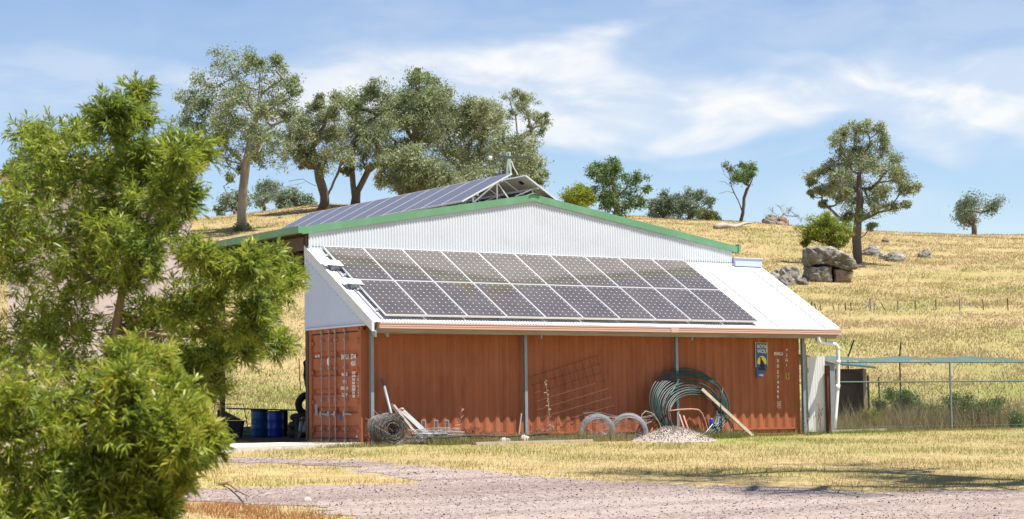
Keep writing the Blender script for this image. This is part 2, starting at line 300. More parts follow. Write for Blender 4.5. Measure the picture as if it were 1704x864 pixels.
def ground_mat(name, kind):
    m = bpy.data.materials.new(name); m.use_nodes = True; t = m.node_tree; b = t.nodes['Principled BSDF']; b.inputs['Roughness'].default_value = .95; b.inputs['Specular IOR Level'].default_value = .15
    c = N(t, 'ShaderNodeTexCoord')
    def noise(s, d=6, r=.55, w=0.):
        n = N(t, 'ShaderNodeTexNoise'); n.inputs['Scale'].default_value = s; n.inputs['Detail'].default_value = d; n.inputs['Roughness'].default_value = r; L(t, c.outputs['Object'], n.inputs['Vector']); return n.outputs[0]
    def ramp(src, stops):
        r = N(t, 'ShaderNodeValToRGB'); L(t, src, r.inputs[0]); e = r.color_ramp.elements; e[0].position = stops[0][0]; e[0].color = (*stops[0][1], 1); e[1].position = stops[-1][0]; e[1].color = (*stops[-1][1], 1)
        for p, q in stops[1:-1]: k = e.new(p); k.color = (*q, 1)
        return r.outputs[0]
    def mix(f, a, bb):
        x = N(t, 'ShaderNodeMix', data_type='RGBA')
        if isinstance(f, float): x.inputs[0].default_value = f
        else: L(t, f, x.inputs[0])
        for i, v in ((6, a), (7, bb)):
            if isinstance(v, tuple): x.inputs[i].default_value = (*v, 1)
            else: L(t, v, x.inputs[i])
        return x.outputs[2]
    def attr(n): a = N(t, 'ShaderNodeAttribute'); a.attribute_name = n; return a.outputs['Fac']
    # gravel
    vo = N(t, 'ShaderNodeTexVoronoi'); vo.inputs['Scale'].default_value = 22; L(t, c.outputs['Object'], vo.inputs['Vector'])
    sv = N(t, 'ShaderNodeSeparateColor'); L(t, vo.outputs['Color'], sv.inputs[0])
    gcol = ramp(sv.outputs[0], [(0, (.08, .06, .055)), (.18, (.17, .133, .12)), (.6, (.262, .203, .18)), (.85, (.32, .26, .23)), (1, (.46, .41, .375))])
    gcol = mix(math_n(t, 'MULTIPLY', noise(1.1, 5), .5), gcol, (.25, .19, .17))
    gcol = mix(ramp(noise(.35, 4), [(.5, (0, 0, 0)), (.68, (.5, .5, .5))]), gcol, (.30, .235, .19))
    mpg = N(t, 'ShaderNodeMapping'); mpg.inputs['Rotation'].default_value = (0, 0, TH+.12); mpg.inputs['Scale'].default_value = (.10, 1.1, 1); L(t, c.outputs['Object'], mpg.inputs[0])
    ng = N(t, 'ShaderNodeTexNoise'); ng.inputs['Scale'].default_value = 1.; ng.inputs['Detail'].default_value = 5; L(t, mpg.outputs[0], ng.inputs['Vector'])
    gcol = mix(ramp(ng.outputs[0], [(.48, (0, 0, 0)), (.64, (.55, .55, .55))]), gcol, (.36, .295, .255)); gcol = mix(ramp(ng.outputs[0], [(.34, (.5, .5, .5)), (.46, (0, 0, 0))]), gcol, (.17, .12, .10))
    if kind == 'gravel': col = gcol
    else:
        straw = ramp(noise(2.2, 8, .7), [(.25, (.20, .145, .06)), (.5, (.33, .25, .115)), (.75, (.42, .33, .17))])
        green = ramp(noise(3.1, 8, .7), [(.3, (.13, .15, .035)), (.7, (.26, .28, .07))])
        gm = N(t, 'ShaderNodeMapRange'); L(t, noise(.16, 5, .6), gm.inputs[0]); gm.inputs[1].default_value = .48; gm.inputs[2].default_value = .66; gm.inputs[4].default_value = .5
        gf = math_n(t, 'ADD', gm.outputs[0], attr('green'), clamp=True)
        col = mix(gf, straw, green)
        col = mix(math_n(t, 'MULTIPLY', ramp(noise(.9, 6, .7), [(.52, (0, 0, 0)), (.7, (1, 1, 1))]), .35), col, (.36, .23, .12))
        col = mix(attr('bare'), col, gcol)
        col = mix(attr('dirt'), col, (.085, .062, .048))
    L(t, col, b.inputs['Base Color'])
    bp = N(t, 'ShaderNodeBump'); bp.inputs['Strength'].default_value = .6; bp.inputs['Distance'].default_value = .02
    h = math_n(t, 'ADD', math_n(t, 'MULTIPLY', vo.outputs['Distance'], -.8), noise(30, 5)) if kind == 'gravel' else noise(14, 7, .7)
    L(t, h, bp.inputs['Height']); L(t, bp.outputs[0], b.inputs['Normal'])
    return m
M['ground'] = ground_mat('pasture', 'pasture'); M['gravel'] = ground_mat('pink_gravel', 'gravel')
def blade_mat(name, straw, green, bias=0.):
    m = bpy.data.materials.new(name); m.use_nodes = True; t = m.node_tree; t.nodes.clear()
    o = N(t, 'ShaderNodeOutputMaterial'); g = N(t, 'ShaderNodeNewGeometry'); c = N(t, 'ShaderNodeTexCoord')
    n = N(t, 'ShaderNodeTexNoise'); n.inputs['Scale'].default_value = .16; n.inputs['Detail'].default_value = 5; n.inputs['Roughness'].default_value = .6; L(t, c.outputs['Object'], n.inputs['Vector'])
    gm = N(t, 'ShaderNodeMapRange'); L(t, n.outputs[0], gm.inputs[0]); gm.inputs[1].default_value = .50-bias; gm.inputs[2].default_value = .68-bias; gm.inputs[4].default_value = .55
    def rr(cs):
        r = N(t, 'ShaderNodeValToRGB'); L(t, g.outputs['Random Per Island'], r.inputs[0]); e = r.color_ramp.elements; e[0].color = (*cs[0], 1); e[1].color = (*cs[1], 1); return r.outputs[0]
    a = N(t, 'ShaderNodeAttribute'); a.attribute_name = 'green'
    x = N(t, 'ShaderNodeMix', data_type='RGBA'); L(t, math_n(t, 'ADD', gm.outputs[0], a.outputs['Fac'], clamp=True), x.inputs[0]); L(t, rr(straw), x.inputs[6]); L(t, rr(green), x.inputs[7])
    d = N(t, 'ShaderNodeBsdfDiffuse'); L(t, x.outputs[2], d.inputs[0]); tr = N(t, 'ShaderNodeBsdfTranslucent'); L(t, x.outputs[2], tr.inputs[0])
    s_ = N(t, 'ShaderNodeMixShader'); s_.inputs[0].default_value = .5; L(t, d.outputs[0], s_.inputs[1]); L(t, tr.outputs[0], s_.inputs[2]); L(t, s_.outputs[0], o.inputs[0]); return m
STRAW = [(.40, .31, .165), (.50, .395, .22)]; GREEN = [(.20, .20, .07), (.34, .33, .12)]
M['blade'] = blade_mat('grass_blades', STRAW, GREEN)
M['blade_near'] = blade_mat('lawn_blades', [(.24, .19, .062), (.46, .40, .165)], [(.12, .15, .025), (.27, .30, .06)], .09)
M['weed'] = blade_mat('weed_blades', [(.22, .18, .09), (.50, .43, .24)], [(.07, .11, .02), (.20, .26, .06)], .0)

# ------------------------------------------------------------------ ground
def inpoly(X, Y, P):
    P = np.asarray(P); c = np.zeros(np.shape(X), bool); j = len(P)-1
    for i in range(len(P)):
        xi, yi = P[i]; xj, yj = P[j]
        k = ((yi > Y) != (yj > Y)) & (X < (xj-xi)*(Y-yi)/((yj-yi) or 1e-9)+xi); c ^= k; j = i
    return c
ROAD = [(30, -40), (14, -22), (6, -18.6), (0, -16.3), (-.9, -14.9), (-2.1, -13.4), (-2.7, -11.2), (-3.0, -8.6), (-3.3, -6.4), (-3.6, -4.9), (-4.6, -3.9), (-6.0, -3.9),
        (-5.6, -5.4), (-4.75, -6.3), (-4.4, -7.6), (-4.6, -9.2), (-5.2, -11.4), (-6.6, -11.7), (-8.6, -11.3), (-10.5, -11), (-12, -12.5), (-9.6, -13.6), (-8.9, -15.2), (-9.6, -17.5), (-12, -22), (-14, -40)]
def road_mask(X, Y, amp=.35):
    return inpoly(X+amp*wob(X, Y, .33, 5)+.5*amp*wob(X, Y, .12, 6), Y+amp*wob(X, Y, .31, 8)*1.4, ROAD)
ts = np.concatenate([[-200, -60, -20, 0, 5, 10, 14], np.arange(16, 70, .3), np.arange(70, 215, 1.1), [220, 235, 260, 300, 360, 450, 600, 900, 1400, 2200]])
rs = np.concatenate([[-1500, -700, -300, -150, -90], np.arange(-64, -14, 1.6), np.arange(-14, 18, .3), np.arange(18, 70, 1.6), [90, 150, 300, 700, 1500]])
TG, RG = np.meshgrid(ts, rs, indexing='ij'); XG, YG = from_tr(TG, RG); ZG = ground(XG, YG)
mb = MB(); mb.grid(np.stack([XG, YG, ZG], -1)); g = mb.build('ground', M['ground'], smooth=True); tag(g, None, kind='structure')
def greenness(X, Y):
    t, r = to_tr(X, Y)
    gsm = lambda cx, cy, sx, sy: np.exp(-((X-cx)/sx)**2-((Y-cy)/sy)**2)
    a = .75*gsm(14, 0, 3.0, 1.6)+.4*gsm(10.5, -3.5, 3, 1.6)+.3*gsm(8, -2.4, 2.0, .6)+.2*gsm(2, -1.4, 4, .5)
    a = a+.55*np.exp(-((t-72)/6)**2)+.35*np.exp(-((t-88)/5)**2)*(r > 5)+.3*np.exp(-((t-112)/7)**2-((r-22)/8)**2)
    return np.clip(a, 0, 1)
bare = road_mask(XG, YG, .5)*1.
def shade_mask(X, Y): return np.clip(inpoly(X+.4*wob(X, Y, .5, 3), Y+.3*wob(X, Y, .6, 4), [(-1.2, 2.2), (-5, 6), (-6, 12), (0, 22), (12.6, 22), (12.6, 2.6), (.2, 2.6)])*1., 0, 1)  # dark ground under and beside the shed: its shade put into the colour
for nm, arr in (('green', greenness(XG, YG)), ('bare', bare*.8), ('dirt', shade_mask(XG, YG)*.85)):
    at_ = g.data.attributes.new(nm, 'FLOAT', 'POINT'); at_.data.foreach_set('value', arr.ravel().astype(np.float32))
# gravel driveway: its own sheet 4 mm above
gt = np.arange(16, 42, .12); gr = np.arange(-9, 11, .12); TT2, RR2 = np.meshgrid(gt, gr, indexing='ij'); X2, Y2 = from_tr(TT2, RR2)
ok = road_mask(X2, Y2); Z2 = ground(X2, Y2)+.006
I = np.arange(X2.size).reshape(X2.shape); F4 = np.stack([I[:-1, :-1], I[:-1, 1:], I[1:, 1:], I[1:, :-1]], -1)[ok[:-1, :-1] & ok[1:, 1:] & ok[:-1, 1:] & ok[1:, :-1]]
used, inv = np.unique(F4, return_inverse=True); V2 = np.stack([X2.ravel(), Y2.ravel(), Z2.ravel()], -1)[used]
mb = MB(); mb.add(V2, inv.reshape(-1, 4)); tag(mb.build('gravel_driveway', M['gravel'], smooth=True), None, kind='structure')
# concrete apron at the container doors
ap = [wp(408, 763, -2.4), wp(432, 752, -1.4), wp(470, 745, 0), wp(512, 741.5, 2.2), wp(606, 741, -.15), wp(598, 744, -.5), wp(560, 750, -1.3), wp(500, 760, -2.2)]
mb = MB(); P = [(p[0], p[1]) for p in ap]
P = [(-5.6, -2.3), (-5.0, -.6), (-3.9, 1.0), (-2.6, 2.2), (-.12, 2.3), (-.12, -.35), (-.9, -1.0), (-2.2, -1.5), (-3.6, -2.1), (-4.6, -2.8)]
mb.prism(P, 2, -.3, .035); o = mb.build('concrete_apron', M['concrete']); tag(o, None, kind='structure')
mb = MB(); mb.box((-.1, -.3, -.3), (12.9, 2.7, -.002)); o = mb.build('concrete_footing', M['concrete']); tag(o, None, kind='structure')

# ------------------------------------------------------------------ grass, stones (stuff)
def blades(X, Y, h, w, lean, name, m, per=1, zoff=0., spread=.0):
    n = len(X); X = np.repeat(X, per)+rng.normal(0, 1, n*per)*spread; Y = np.repeat(Y, per)+rng.normal(0, 1, n*per)*spread
    h = np.repeat(h, per)*rng.uniform(.55, 1.15, n*per); w = np.repeat(w, per); n = len(X)
    Z = ground(X, Y)+zoff-.01; a = rng.uniform(0, 2*np.pi, n); b = rng.uniform(0, 2*np.pi, n); l = rng.uniform(.1, 1, n)*lean*h
    V = np.empty((n, 3, 3)); V[:, 0] = np.stack([X-np.cos(a)*w/2, Y-np.sin(a)*w/2, Z], -1); V[:, 1] = np.stack([X+np.cos(a)*w/2, Y+np.sin(a)*w/2, Z], -1)
    V[:, 2] = np.stack([X+np.cos(b)*l, Y+np.sin(b)*l, Z+h], -1)
    me = fast_mesh(name, V.reshape(-1, 3), 3)
    gr_ = np.repeat(greenness(X, Y), 3).astype(np.float32); q = me.attributes.new('green', 'FLOAT', 'POINT'); q.data.foreach_set('value', gr_)
    return link(name, me, m)
def under_shed(X, Y): return (X > -1.) & (X < 13) & (Y > -.02) & (Y < 22)
def scatter_tr(n, t0, t1, r_of):
    u = rng.uniform(0, 1, n); t = t0*(t1/t0)**u if t0 > 55 else np.sqrt(t0**2+u*(t1**2-t0**2)); r = rng.uniform(-1, 1, n)*r_of(t); return from_tr(t, r)
X, Y = scatter_tr(250000, 60, 205, lambda t: t*.35+5)
k = ~under_shed(X, Y); X, Y = X[k], Y[k]; k = rng.uniform(0, 1, len(X)) < .55+.6*wob(X, Y, 1.1, 31)+.35*wob(X, Y, 4., 32); X, Y = X[k], Y[k]; t_, r_ = to_tr(X, Y); cl = .5+.5*wob(X, Y, 1.7, 9)
tag(blades(X, Y, (.10+.14*cl*rng.uniform(0, 1, len(X)))*(1+t_*.001), .018+t_*.00028, .9, 'pasture_grass', M['blade'], per=3, spread=.25), 'tall dry straw and green pasture grass over the hillside behind the shed', 'grass', kind='stuff')
X, Y = scatter_tr(260000, 20, 58, lambda t: t*.32+2)
cl = wob(X, Y, .7, 11); k = ~under_shed(X, Y) & (~road_mask(X, Y, .6) | (rng.uniform(0, 1, len(X)) < .05*(wob(X, Y, .5, 41) > .25))) & ~inpoly(X, Y, P) & (rng.uniform(0, 1, len(X)) < .62+.6*cl)
X, Y = X[k], Y[k]
tag(blades(X, Y, .045+.05*rng.uniform(0, 1, len(X))**2+.03*(wob(X, Y, .7, 11)+.3).clip(0), .011+0*X, .9, 'lawn_grass', M['blade_near'], spread=.0), 'short dry yellow grass on the verge in front of the red container', 'grass', kind='stuff')
# a few tufts sprouting through the gravel and along the wall
bx = []; 
for (x0, x1, y0, y1, n, hh) in ((.2, 12.6, -.9, -.12, 2600, .20), (1.0, 6.5, -1.5, -.5, 2200, .22), (6.0, 9.6, -1.4, -.6, 1700, .24), (13, 16.5, -.3, 1.8, 1800, .15), (15.8, 19.5, 2.2, 6.5, 3200, .45), (17.8, 24, 1.5, 8, 7000, .75), (-2.5, .1, -1.6, -.4, 900, .12)):
    bx.append((rng.uniform(x0, x1, n), rng.uniform(y0, y1, n), np.full(n, hh)))
X = np.concatenate([q[0] for q in bx]); Y = np.concatenate([q[1] for q in bx]); H = np.concatenate([q[2] for q in bx])*rng.uniform(.3, 1.1, sum(len(q[0]) for q in bx)); c_ = wob(X, Y, .35, 21); k = c_ > -.25; X, Y, H = X[k], Y[k], H[k]*(1+.6*c_[k])
tag(blades(X, Y, H, .008+H*.02, .7, 'weeds', M['weed'], per=3, spread=.05), 'green and dry weeds growing along the container base and in the wire pen', 'weeds', kind='stuff')
X, Y = scatter_tr(14000, 18, 40, lambda t: t*.25); k = road_mask(X, Y, .2); X, Y = X[k][:], Y[k][:]
n = len(X); s_ = rng.uniform(.006, .02, n)*(1+1.2*(rng.uniform(0, 1, n) > .97)); Z = ground(X, Y)+.006
dirs = rng.normal(0, 1, (n, 4, 3)); dirs /= np.linalg.norm(dirs, axis=2, keepdims=True)
T4 = np.array([[1, 1, 1], [-1, -1, 1], [-1, 1, -1], [1, -1, -1]])*.7; V = T4[None]*s_[:, None, None]*rng.uniform(.6, 1.2, (n, 4, 1))+dirs*.2*s_[:, None, None]; V[:, :, 2] *= .7
V = V+np.stack([X, Y, Z+.004], -1)[:, None]; V = V[:, [0, 1, 2, 0, 3, 1, 0, 2, 3, 1, 3, 2]].reshape(-1, 3)
M['pebble'] = leafmat('pebbles', [(.06, .045, .045), (.20, .15, .145), (.38, .32, .29)], .0, 30.)
tag(link('gravel_stones', fast_mesh('gravel_stones', V, 3), M['pebble']), 'loose pinkish stones lying over the gravel driveway', 'gravel', kind='stuff')
M['red_grass'] = blade_mat('red_grass', [(.36, .12, .05), (.50, .26, .11)], [(.30, .24, .06), (.40, .34, .10)])
t_, r_ = rng.uniform(21.5, 26.2, 9000), rng.uniform(-4.6, -2.1, 9000); X, Y = from_tr(t_, r_); k = (wob(X, Y, .45, 51) > .0) & ~road_mask(X, Y, .5); X, Y = X[k], Y[k]
tag(blades(X, Y, .05+.05*rng.uniform(0, 1, len(X)), .010+0*X, 1., 'reddish_grass', M['red_grass']), 'reddish dried grass patch at the lower left edge of the gravel', 'grass', kind='stuff')

# ------------------------------------------------------------------ the farm shed
EX0, EX1, RX, ZE, ZR, GY, SY = -.18, 12.62, 6.19, 4.93, 5.99, 2.5, 20.
def roofz(x): return ZE+(ZR-ZE)*(1-abs(x-RX)/((EX1-EX0)/2))
shed = empty('farm_shed', (6.2, 2.5, 0)); tag(shed, 'large open farm shed with white corrugated gable wall and green roof trim', 'shed')
def part(mb, name, m, root, smooth=False, label=None):
    o = mb.build(name, m, root if root.type == 'EMPTY' else root, smooth); shift(o, root) if root.type == 'EMPTY' else None
    if label: o['label'] = label
    return o
def sub(mb, name, m, par, smooth=False): return mb.build(name, m, par, smooth)     # par's own origin already carries the shift
xs = np.arange(0, 12.44, .0127); prof = .0085*np.sin(xs/.0762*2*np.pi)
# overlapping gable sheets: every .762 m the next sheet sits 3 mm proud
lap = .003*((xs/.762).astype(int) % 2)
zt = np.array([roofz(x) for x in xs])-.10; rows = np.stack([np.full_like(xs, 4.36), zt], 0)
A = np.stack([np.stack([xs, GY-.03+prof-lap, r_], -1) for r_ in rows], 0)
mb = MB(); mb.grid(A); gw = part(mb, 'gable_wall', M['white_sheet'], shed, True)
mb = MB(); mb.box((0, GY+.005, 2.62), (12.44, GY+.05, 4.5)); part(mb, 'back_lining', M['white_sheet'], shed)
ys = np.arange(GY, SY, .0254); mb = MB(); mb.grid(np.stack([np.stack([np.full_like(ys, 12.43)+.0085*np.sin(ys/.0762*2*np.pi), ys, np.full_like(ys, z)], -1) for z in (0, 4.85)], 0)); part(mb, 'side_wall', M['white_sheet'], shed, True)
for s0, s1, nm in ((EX0, RX, 'roof'), (RX, EX1, 'roof')):
    ys = np.arange(GY-.06, SY+.1, .0254); pr = .0085*np.sin(ys/.0762*2*np.pi)
    mb = MB(); mb.grid(np.stack([np.stack([np.full_like(ys, x), ys, roofz(x)-.03+pr], -1) for x in (s0, s1)], 0)); part(mb, nm, M['dirty_shaded_sheet'], shed, True)
# barge boards: front gable and rear gable, with folded end caps
def barge(y0, y1, dz):
    for a, b in ((EX0, RX), (RX, EX1)):
        mb = MB(); za, zb = roofz(a), roofz(b); v = [(a, y0, za-dz), (b, y0, zb-dz), (b, y0, zb), (a, y0, za), (a, y1, za-dz), (b, y1, zb-dz), (b, y1, zb), (a, y1, za)]
        mb.add(v, [(0, 1, 2, 3), (7, 6, 5, 4), (0, 4, 5, 1), (3, 2, 6, 7), (0, 3, 7, 4), (1, 5, 6, 2)])
        part(mb, 'barge_board', M['green_trim'], shed)
barge(GY-.070, GY-.046, .175); barge(SY+.1, SY+.14, .18)
mb = MB(); mb.prism([(EX1-.02, ZE-.19), (EX1+.06, ZE-.11), (EX1+.07, ZE+.04), (EX1-.0, ZE+.05)], 1, GY-.10, GY+.05); part(mb, 'gutter_end', M['green_trim'], shed)
mb = MB(); mb.prism([(EX0-.14, ZE-.15), (EX0-.02, ZE-.15), (EX0-.02, ZE-.02), (EX0-.13, ZE+.01), (EX0-.15, ZE+.01)], 1, GY-.16, SY+.1); part(mb, 'eave_gutter', M['green_trim'], shed)
mb = MB(); mb.prism([(EX1+.01, ZE-.15), (EX1+.13, ZE-.15), (EX1+.14, ZE+.01), (EX1+.01, ZE-.02)], 1, GY+.06, SY+.1); part(mb, 'eave_gutter', M['green_trim'], shed)
mb = MB(); mb.prism([(RX-.16, roofz(RX-.16)+.0), (RX, ZR+.02), (RX+.16, roofz(RX+.16)+.0), (RX, ZR+.035)], 1, GY-.1, SY); part(mb, 'ridge_cap', M['green_trim'], shed)
for x in np.arange(.1, 12.5, 1.19):                                      # purlins running the length
    mb = MB(); z = roofz(x)-.06; mb.box((x-.03, GY, z-.12), (x+.03, SY, z)); part(mb, 'purlin', M['brown_timber'], shed)
for y in (GY+.12, 7.2, 12., 16., SY-.1):                                 # portal frames with their posts
    mb = MB()
    for a, b in ((.05, RX), (RX, 12.35)): mb.bar((a, y, roofz(a)-.28), (b, y, roofz(b)-.28), .09, .2 if y < SY-.5 else .42)
    part(mb, 'rafter', M['brown_timber'], shed)
    for x in ((.06 if y < 3 else .0), 12.33):
        mb = MB(); mb.box((x-.05, y-.06, 0), (x+.05, y+.06, 4.75)); part(mb, 'post', M['brown_timber'] if x < 1 else M['galv_dull'], shed)
mb = MB(); mb.box((-.02, GY+.2, 4.42), (.04, SY, 4.72)); part(mb, 'eave_beam', M['brown_timber'], shed)
mb = MB(); mb.box((-.006, GY+.03, 0), (.05, GY+.09, 4.7)); part(mb, 'corner_post', M['brown_timber'], shed)

# ------------------------------------------------------------------ the lean-to over the container
SL = .5276; LX0, LX1 = .03, 13.36
def lz(y): return 2.63+(y+.55)*math.tan(SL)
lean = empty('lean_to', (6.5, 0, 0)); tag(lean, 'steep white corrugated lean-to roof with pinkish gutter above the red container', 'lean-to')
nrm = np.array([0, -math.sin(SL), math.cos(SL)])
xs = np.arange(LX0, LX1, .0127); pr = .0085*np.sin(xs/.0762*2*np.pi)+.003*((xs/.762).astype(int) % 2)
A = np.stack([np.stack([xs, np.full_like(xs, y), np.full_like(xs, lz(y))], -1)+pr[:, None]*nrm for y in (-.56, GY-.02)], 0)
mb = MB(); mb.grid(A); part(mb, 'roof', M['roof_sheet'], lean, True)
for x in np.arange(.762*14, LX1, .762):                                  # grey strips standing in for the shading at the laps, bare roof end
    mb = MB(); V = [np.array([x+a, y, lz(y)])+nrm*(.012+c) for c in (0, .003) for a, y in ((-.005, -.5), (.005, -.5), (.005, 2.24), (-.005, 2.24))]; mb.add(V, [(0, 3, 2, 1), (4, 5, 6, 7), (0, 1, 5, 4), (1, 2, 6, 5), (2, 3, 7, 6), (3, 0, 4, 7)]); part(mb, 'lap_shade', M['galv_dull'], lean)
mb = MB()                                                            # screw heads in rows
for y in (-.45, .55, 1.5, 2.30):
    for x in np.arange(LX0+.05, LX1, .0762*(1 if y > 2 else 3)):
        if y < 2 and rng.uniform() < .3: continue
        c_ = np.array([x, y, lz(y)])+nrm*.014; mb.box(c_-.007, c_+.007)
part(mb, 'roof_screws', M['galv_dull'], lean)['kind'] = 'stuff'
# top flashing against the gable
A = np.stack([np.stack([xs, np.full_like(xs, y), np.full_like(xs, z)], -1) for y, z in ((2.28, lz(2.28)+.014), (GY-.05, lz(GY-.05)+.03), (GY-.052, lz(GY)+.075))], 0)
mb = MB(); mb.grid(A); part(mb, 'flashing', M['white_sheet'], lean)
mb = MB()
for x in np.arange(.1, 12.4, .0762): mb.box((x-.014, GY-.056, lz(GY)+.072), (x+.014, GY-.05, lz(GY)+.09))
part(mb, 'flashing_gaps', M['ink'], lean)['kind'] = 'stuff'
mb = MB()
for x in np.arange(.1, LX1-.05, .0762): mb.add([(x-.02, 2.279, lz(2.279)+.0135), (x+.02, 2.279, lz(2.279)+.0135), (x+.02, 2.276, lz(2.276)-.002), (x-.02, 2.276, lz(2.276)-.002)], [(0, 1, 2, 3)])
part(mb, 'flashing_gaps', M['ink'], lean)['kind'] = 'stuff'
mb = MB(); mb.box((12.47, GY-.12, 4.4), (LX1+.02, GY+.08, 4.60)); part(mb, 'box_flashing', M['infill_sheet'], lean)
mb = MB(); mb.box((12.45, GY-.14, 4.602), (LX1+.04, GY+.1, 4.625)); part(mb, 'box_cap', M['white_sheet'], lean)
# barge capping, left and right
def bargecap(x0, x1):
    mb = MB(); y0, y1 = -.56, 2.64
    mb.add([(x0, y0, lz(y0)-.20), (x0, y1, lz(y1)-.20), (x0, y1, lz(y1)+.035), (x0, y0, lz(y0)+.035), (x1, y0, lz(y0)-.20), (x1, y1, lz(y1)-.20), (x1, y1, lz(y1)+.035), (x1, y0, lz(y0)+.035)],
           [(0, 1, 2, 3), (4, 7, 6, 5), (3, 2, 6, 7), (0, 4, 5, 1), (0, 3, 7, 4), (1, 5, 6, 2)]); return mb
part(bargecap(-.035, .03), 'barge_capping', M['white_sheet'], lean); part(bargecap(LX1-.01, LX1+.03), 'barge_capping', M['white_sheet'], lean)
# left infill wall (in plane X = 0) of shallow ribbed sheet
ys = np.arange(-.30, 2.66, .0127); pr = .006*np.sin(ys/.0762*2*np.pi)
A = np.stack([np.stack([-.012+pr, ys, z], -1) for z in (np.full_like(ys, 2.56), lz(ys)-.03)], 0)
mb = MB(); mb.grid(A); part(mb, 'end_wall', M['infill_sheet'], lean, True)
mb = MB(); mb.bar((-.045, -.28, 2.58), (-.045, 2.66, 2.58), .012, .035); part(mb, 'edge_trim', M['white_sheet'], lean); mb = MB()
for y in np.arange(-.2, 2.6, .15):
    mb.box((-.048, y-.008, lz(y)-.26), (-.040, y+.008, lz(y)-.244))
part(mb, 'wall_screws', M['galv_dull'], lean)['kind'] = 'stuff'
# gutter (folded profile), fascia beam, rafters, posts, brackets
gp = [(-.60, 2.49), (-.47, 2.49), (-.47, 2.60), (-.478, 2.60), (-.478, 2.50), (-.588, 2.50), (-.588, 2.595), (-.60, 2.615), (-.612, 2.61), (-.612, 2.59), (-.60, 2.58), (-.606, 2.545), (-.60, 2.535)]
mb = MB(); mb.prism(gp, 0, .14, 13.40); part(mb, 'gutter', M['gutter'], lean)
mb = MB(); mb.prism([(-.60, 2.49), (-.47, 2.49), (-.47, 2.60), (-.60, 2.61)], 0, .136, .1399); part(mb, 'gutter_cap', M['gutter'], lean); mb = MB(); mb.prism([(-.60, 2.49), (-.47, 2.49), (-.47, 2.60), (-.60, 2.61)], 0, 13.4001, 13.404); part(mb, 'gutter_cap', M['gutter'], lean); mb = MB(); mb.prism([(-.615, 2.485), (-.465, 2.485), (-.465, 2.49), (-.607, 2.49), (-.607, 2.6), (-.615, 2.6)], 0, 8.02, 8.24); part(mb, 'gutter_joiner', M['gutter'], lean)
mb = MB(); mb.box((.10, -.535, 2.385), (13.3, -.485, 2.485)); part(mb, 'fascia_beam', M['old_timber'], lean)
for x in (.19, 4.18, 8.52, 12.52):
    mb = MB()
    for y0, y1 in ((-.17, -.155), (-.105, -.09)): mb.box((x-.038, y0, -.03), (x+.038, y1, lz(-.13)-.08))
    mb.box((x-.006, -.155, -.03), (x+.006, -.105, lz(-.13)-.09)); mb.box((x-.08, -.2, -.03), (x+.08, -.06, -.0))
    part(mb, 'post', M['galv'], lean)
    mb = MB(); mb.bar((x, -.53, lz(-.53)-.12), (x, 2.5, lz(2.5)-.12), .05, .14); part(mb, 'rafter', M['old_timber'], lean)
    mb = MB(); mb.prism([(-.50, 2.385), (-.37, 2.385), (-.44, 2.31), (-.49, 2.31)], 0, x+.20, x+.235); part(mb, 'bracket', M['galv'], lean)
mb = MB(); mb.prism([(-.56, 2.42), (-.3, 2.55), (-.48, 2.31), (-.55, 2.30)], 0, .05, .09); part(mb, 'bracket', M['galv'], lean)
for y in (.4, 1.3, 2.2):
    mb = MB(); mb.box((.1, y-.025, lz(y)-.075), (13.3, y+.025, lz(y)-.04)); part(mb, 'purlin', M['old_timber'], lean)
# downpipe
dp = [wp(1362, 560, -.53), wp(1362, 568, -.53), wp(1372, 571, -.42), wp(1390, 573, -.30), wp(1394, 578, -.28), wp(1395, 600, -.28), wp(1394.5, 640, -.28), wp(1389, 712, -.3)]
pp = []
for a, b in zip(dp[:-1], dp[1:]):
    for u in (0, .25, .5, .75): pp.append(a*(1-u)+b*u)
pp.append(dp[-1]); mb = MB(); mb.tube(pp, .047, 12)
for i in (4, 16, 20, 24): mb.tube([pp[i], pp[i]+(pp[i+1]-pp[i])*.5], .056, 12)
part(mb, 'downpipe', M['pvc'], lean, True)
mb = MB(); mb.tube([(12.72, -.45, 2.44), (13.02, -.45, 2.26), (13.03, -.45, 2.5)], .012, 6); part(mb, 'pipe_brace', M['rust'], lean)

# ------------------------------------------------------------------ shipping container
CL, CW, CH = 12.51, 2.48, 2.57
box = empty('shipping_container', (6.25, 1.24, 0)); tag(box, 'long orange-red corrugated shipping container under the lean-to roof', 'container')
for x0, x1, y0, y1 in ((0, .16, 0, .12), (CL-.16, CL, 0, .12), (0, .13, CW-.13, CW), (CL-.16, CL, CW-.13, CW)):
    mb = MB(); mb.box((x0, y0, .12), (x1, y1, CH-.12)); part(mb, 'corner_post', M['oxide'], box)
for x in (0, CL-.178):
    for y in (-.004, CW-.158):
        for z in (0, CH-.118):
            mb = MB(); mb.box((x-.003, y, z), (x+.181, y+.162, z+.118)); c_ = part(mb, 'corner_casting', M['oxide'], box)
            if y < 0:
                mb = MB(); mb.lathe([(.035, -.006), (.035, .002)], (x+.09, y, z+.06), 14, 1); sub(mb, 'casting_hole', M['ink'], c_)
            if x == 0 and y < 0:
                mb = MB(); mb.lathe([(.03, -.006), (.03, .002)], (x-.003, y+.07, z+.06), 14, 0); sub(mb, 'casting_hole', M['ink'], c_)
mb = MB(); mb.box((.18, .0, .14), (CL-.18, .045, .18)); mb.box((.18, .0, .01), (CL-.18, .05, .05)); mb.box((.16, .05, .03), (CL-.16, .075, .16)); part(mb, 'bottom_rail', M['oxide'], box)
mb = MB(); mb.box((.16, .0, CH-.09), (CL-.16, .06, CH-.02)); mb.box((.16, CW-.06, CH-.09), (CL-.16, CW, CH-.02)); part(mb, 'top_rail', M['oxide'], box)
px_, py_ = [.16], [.012]; x = .16
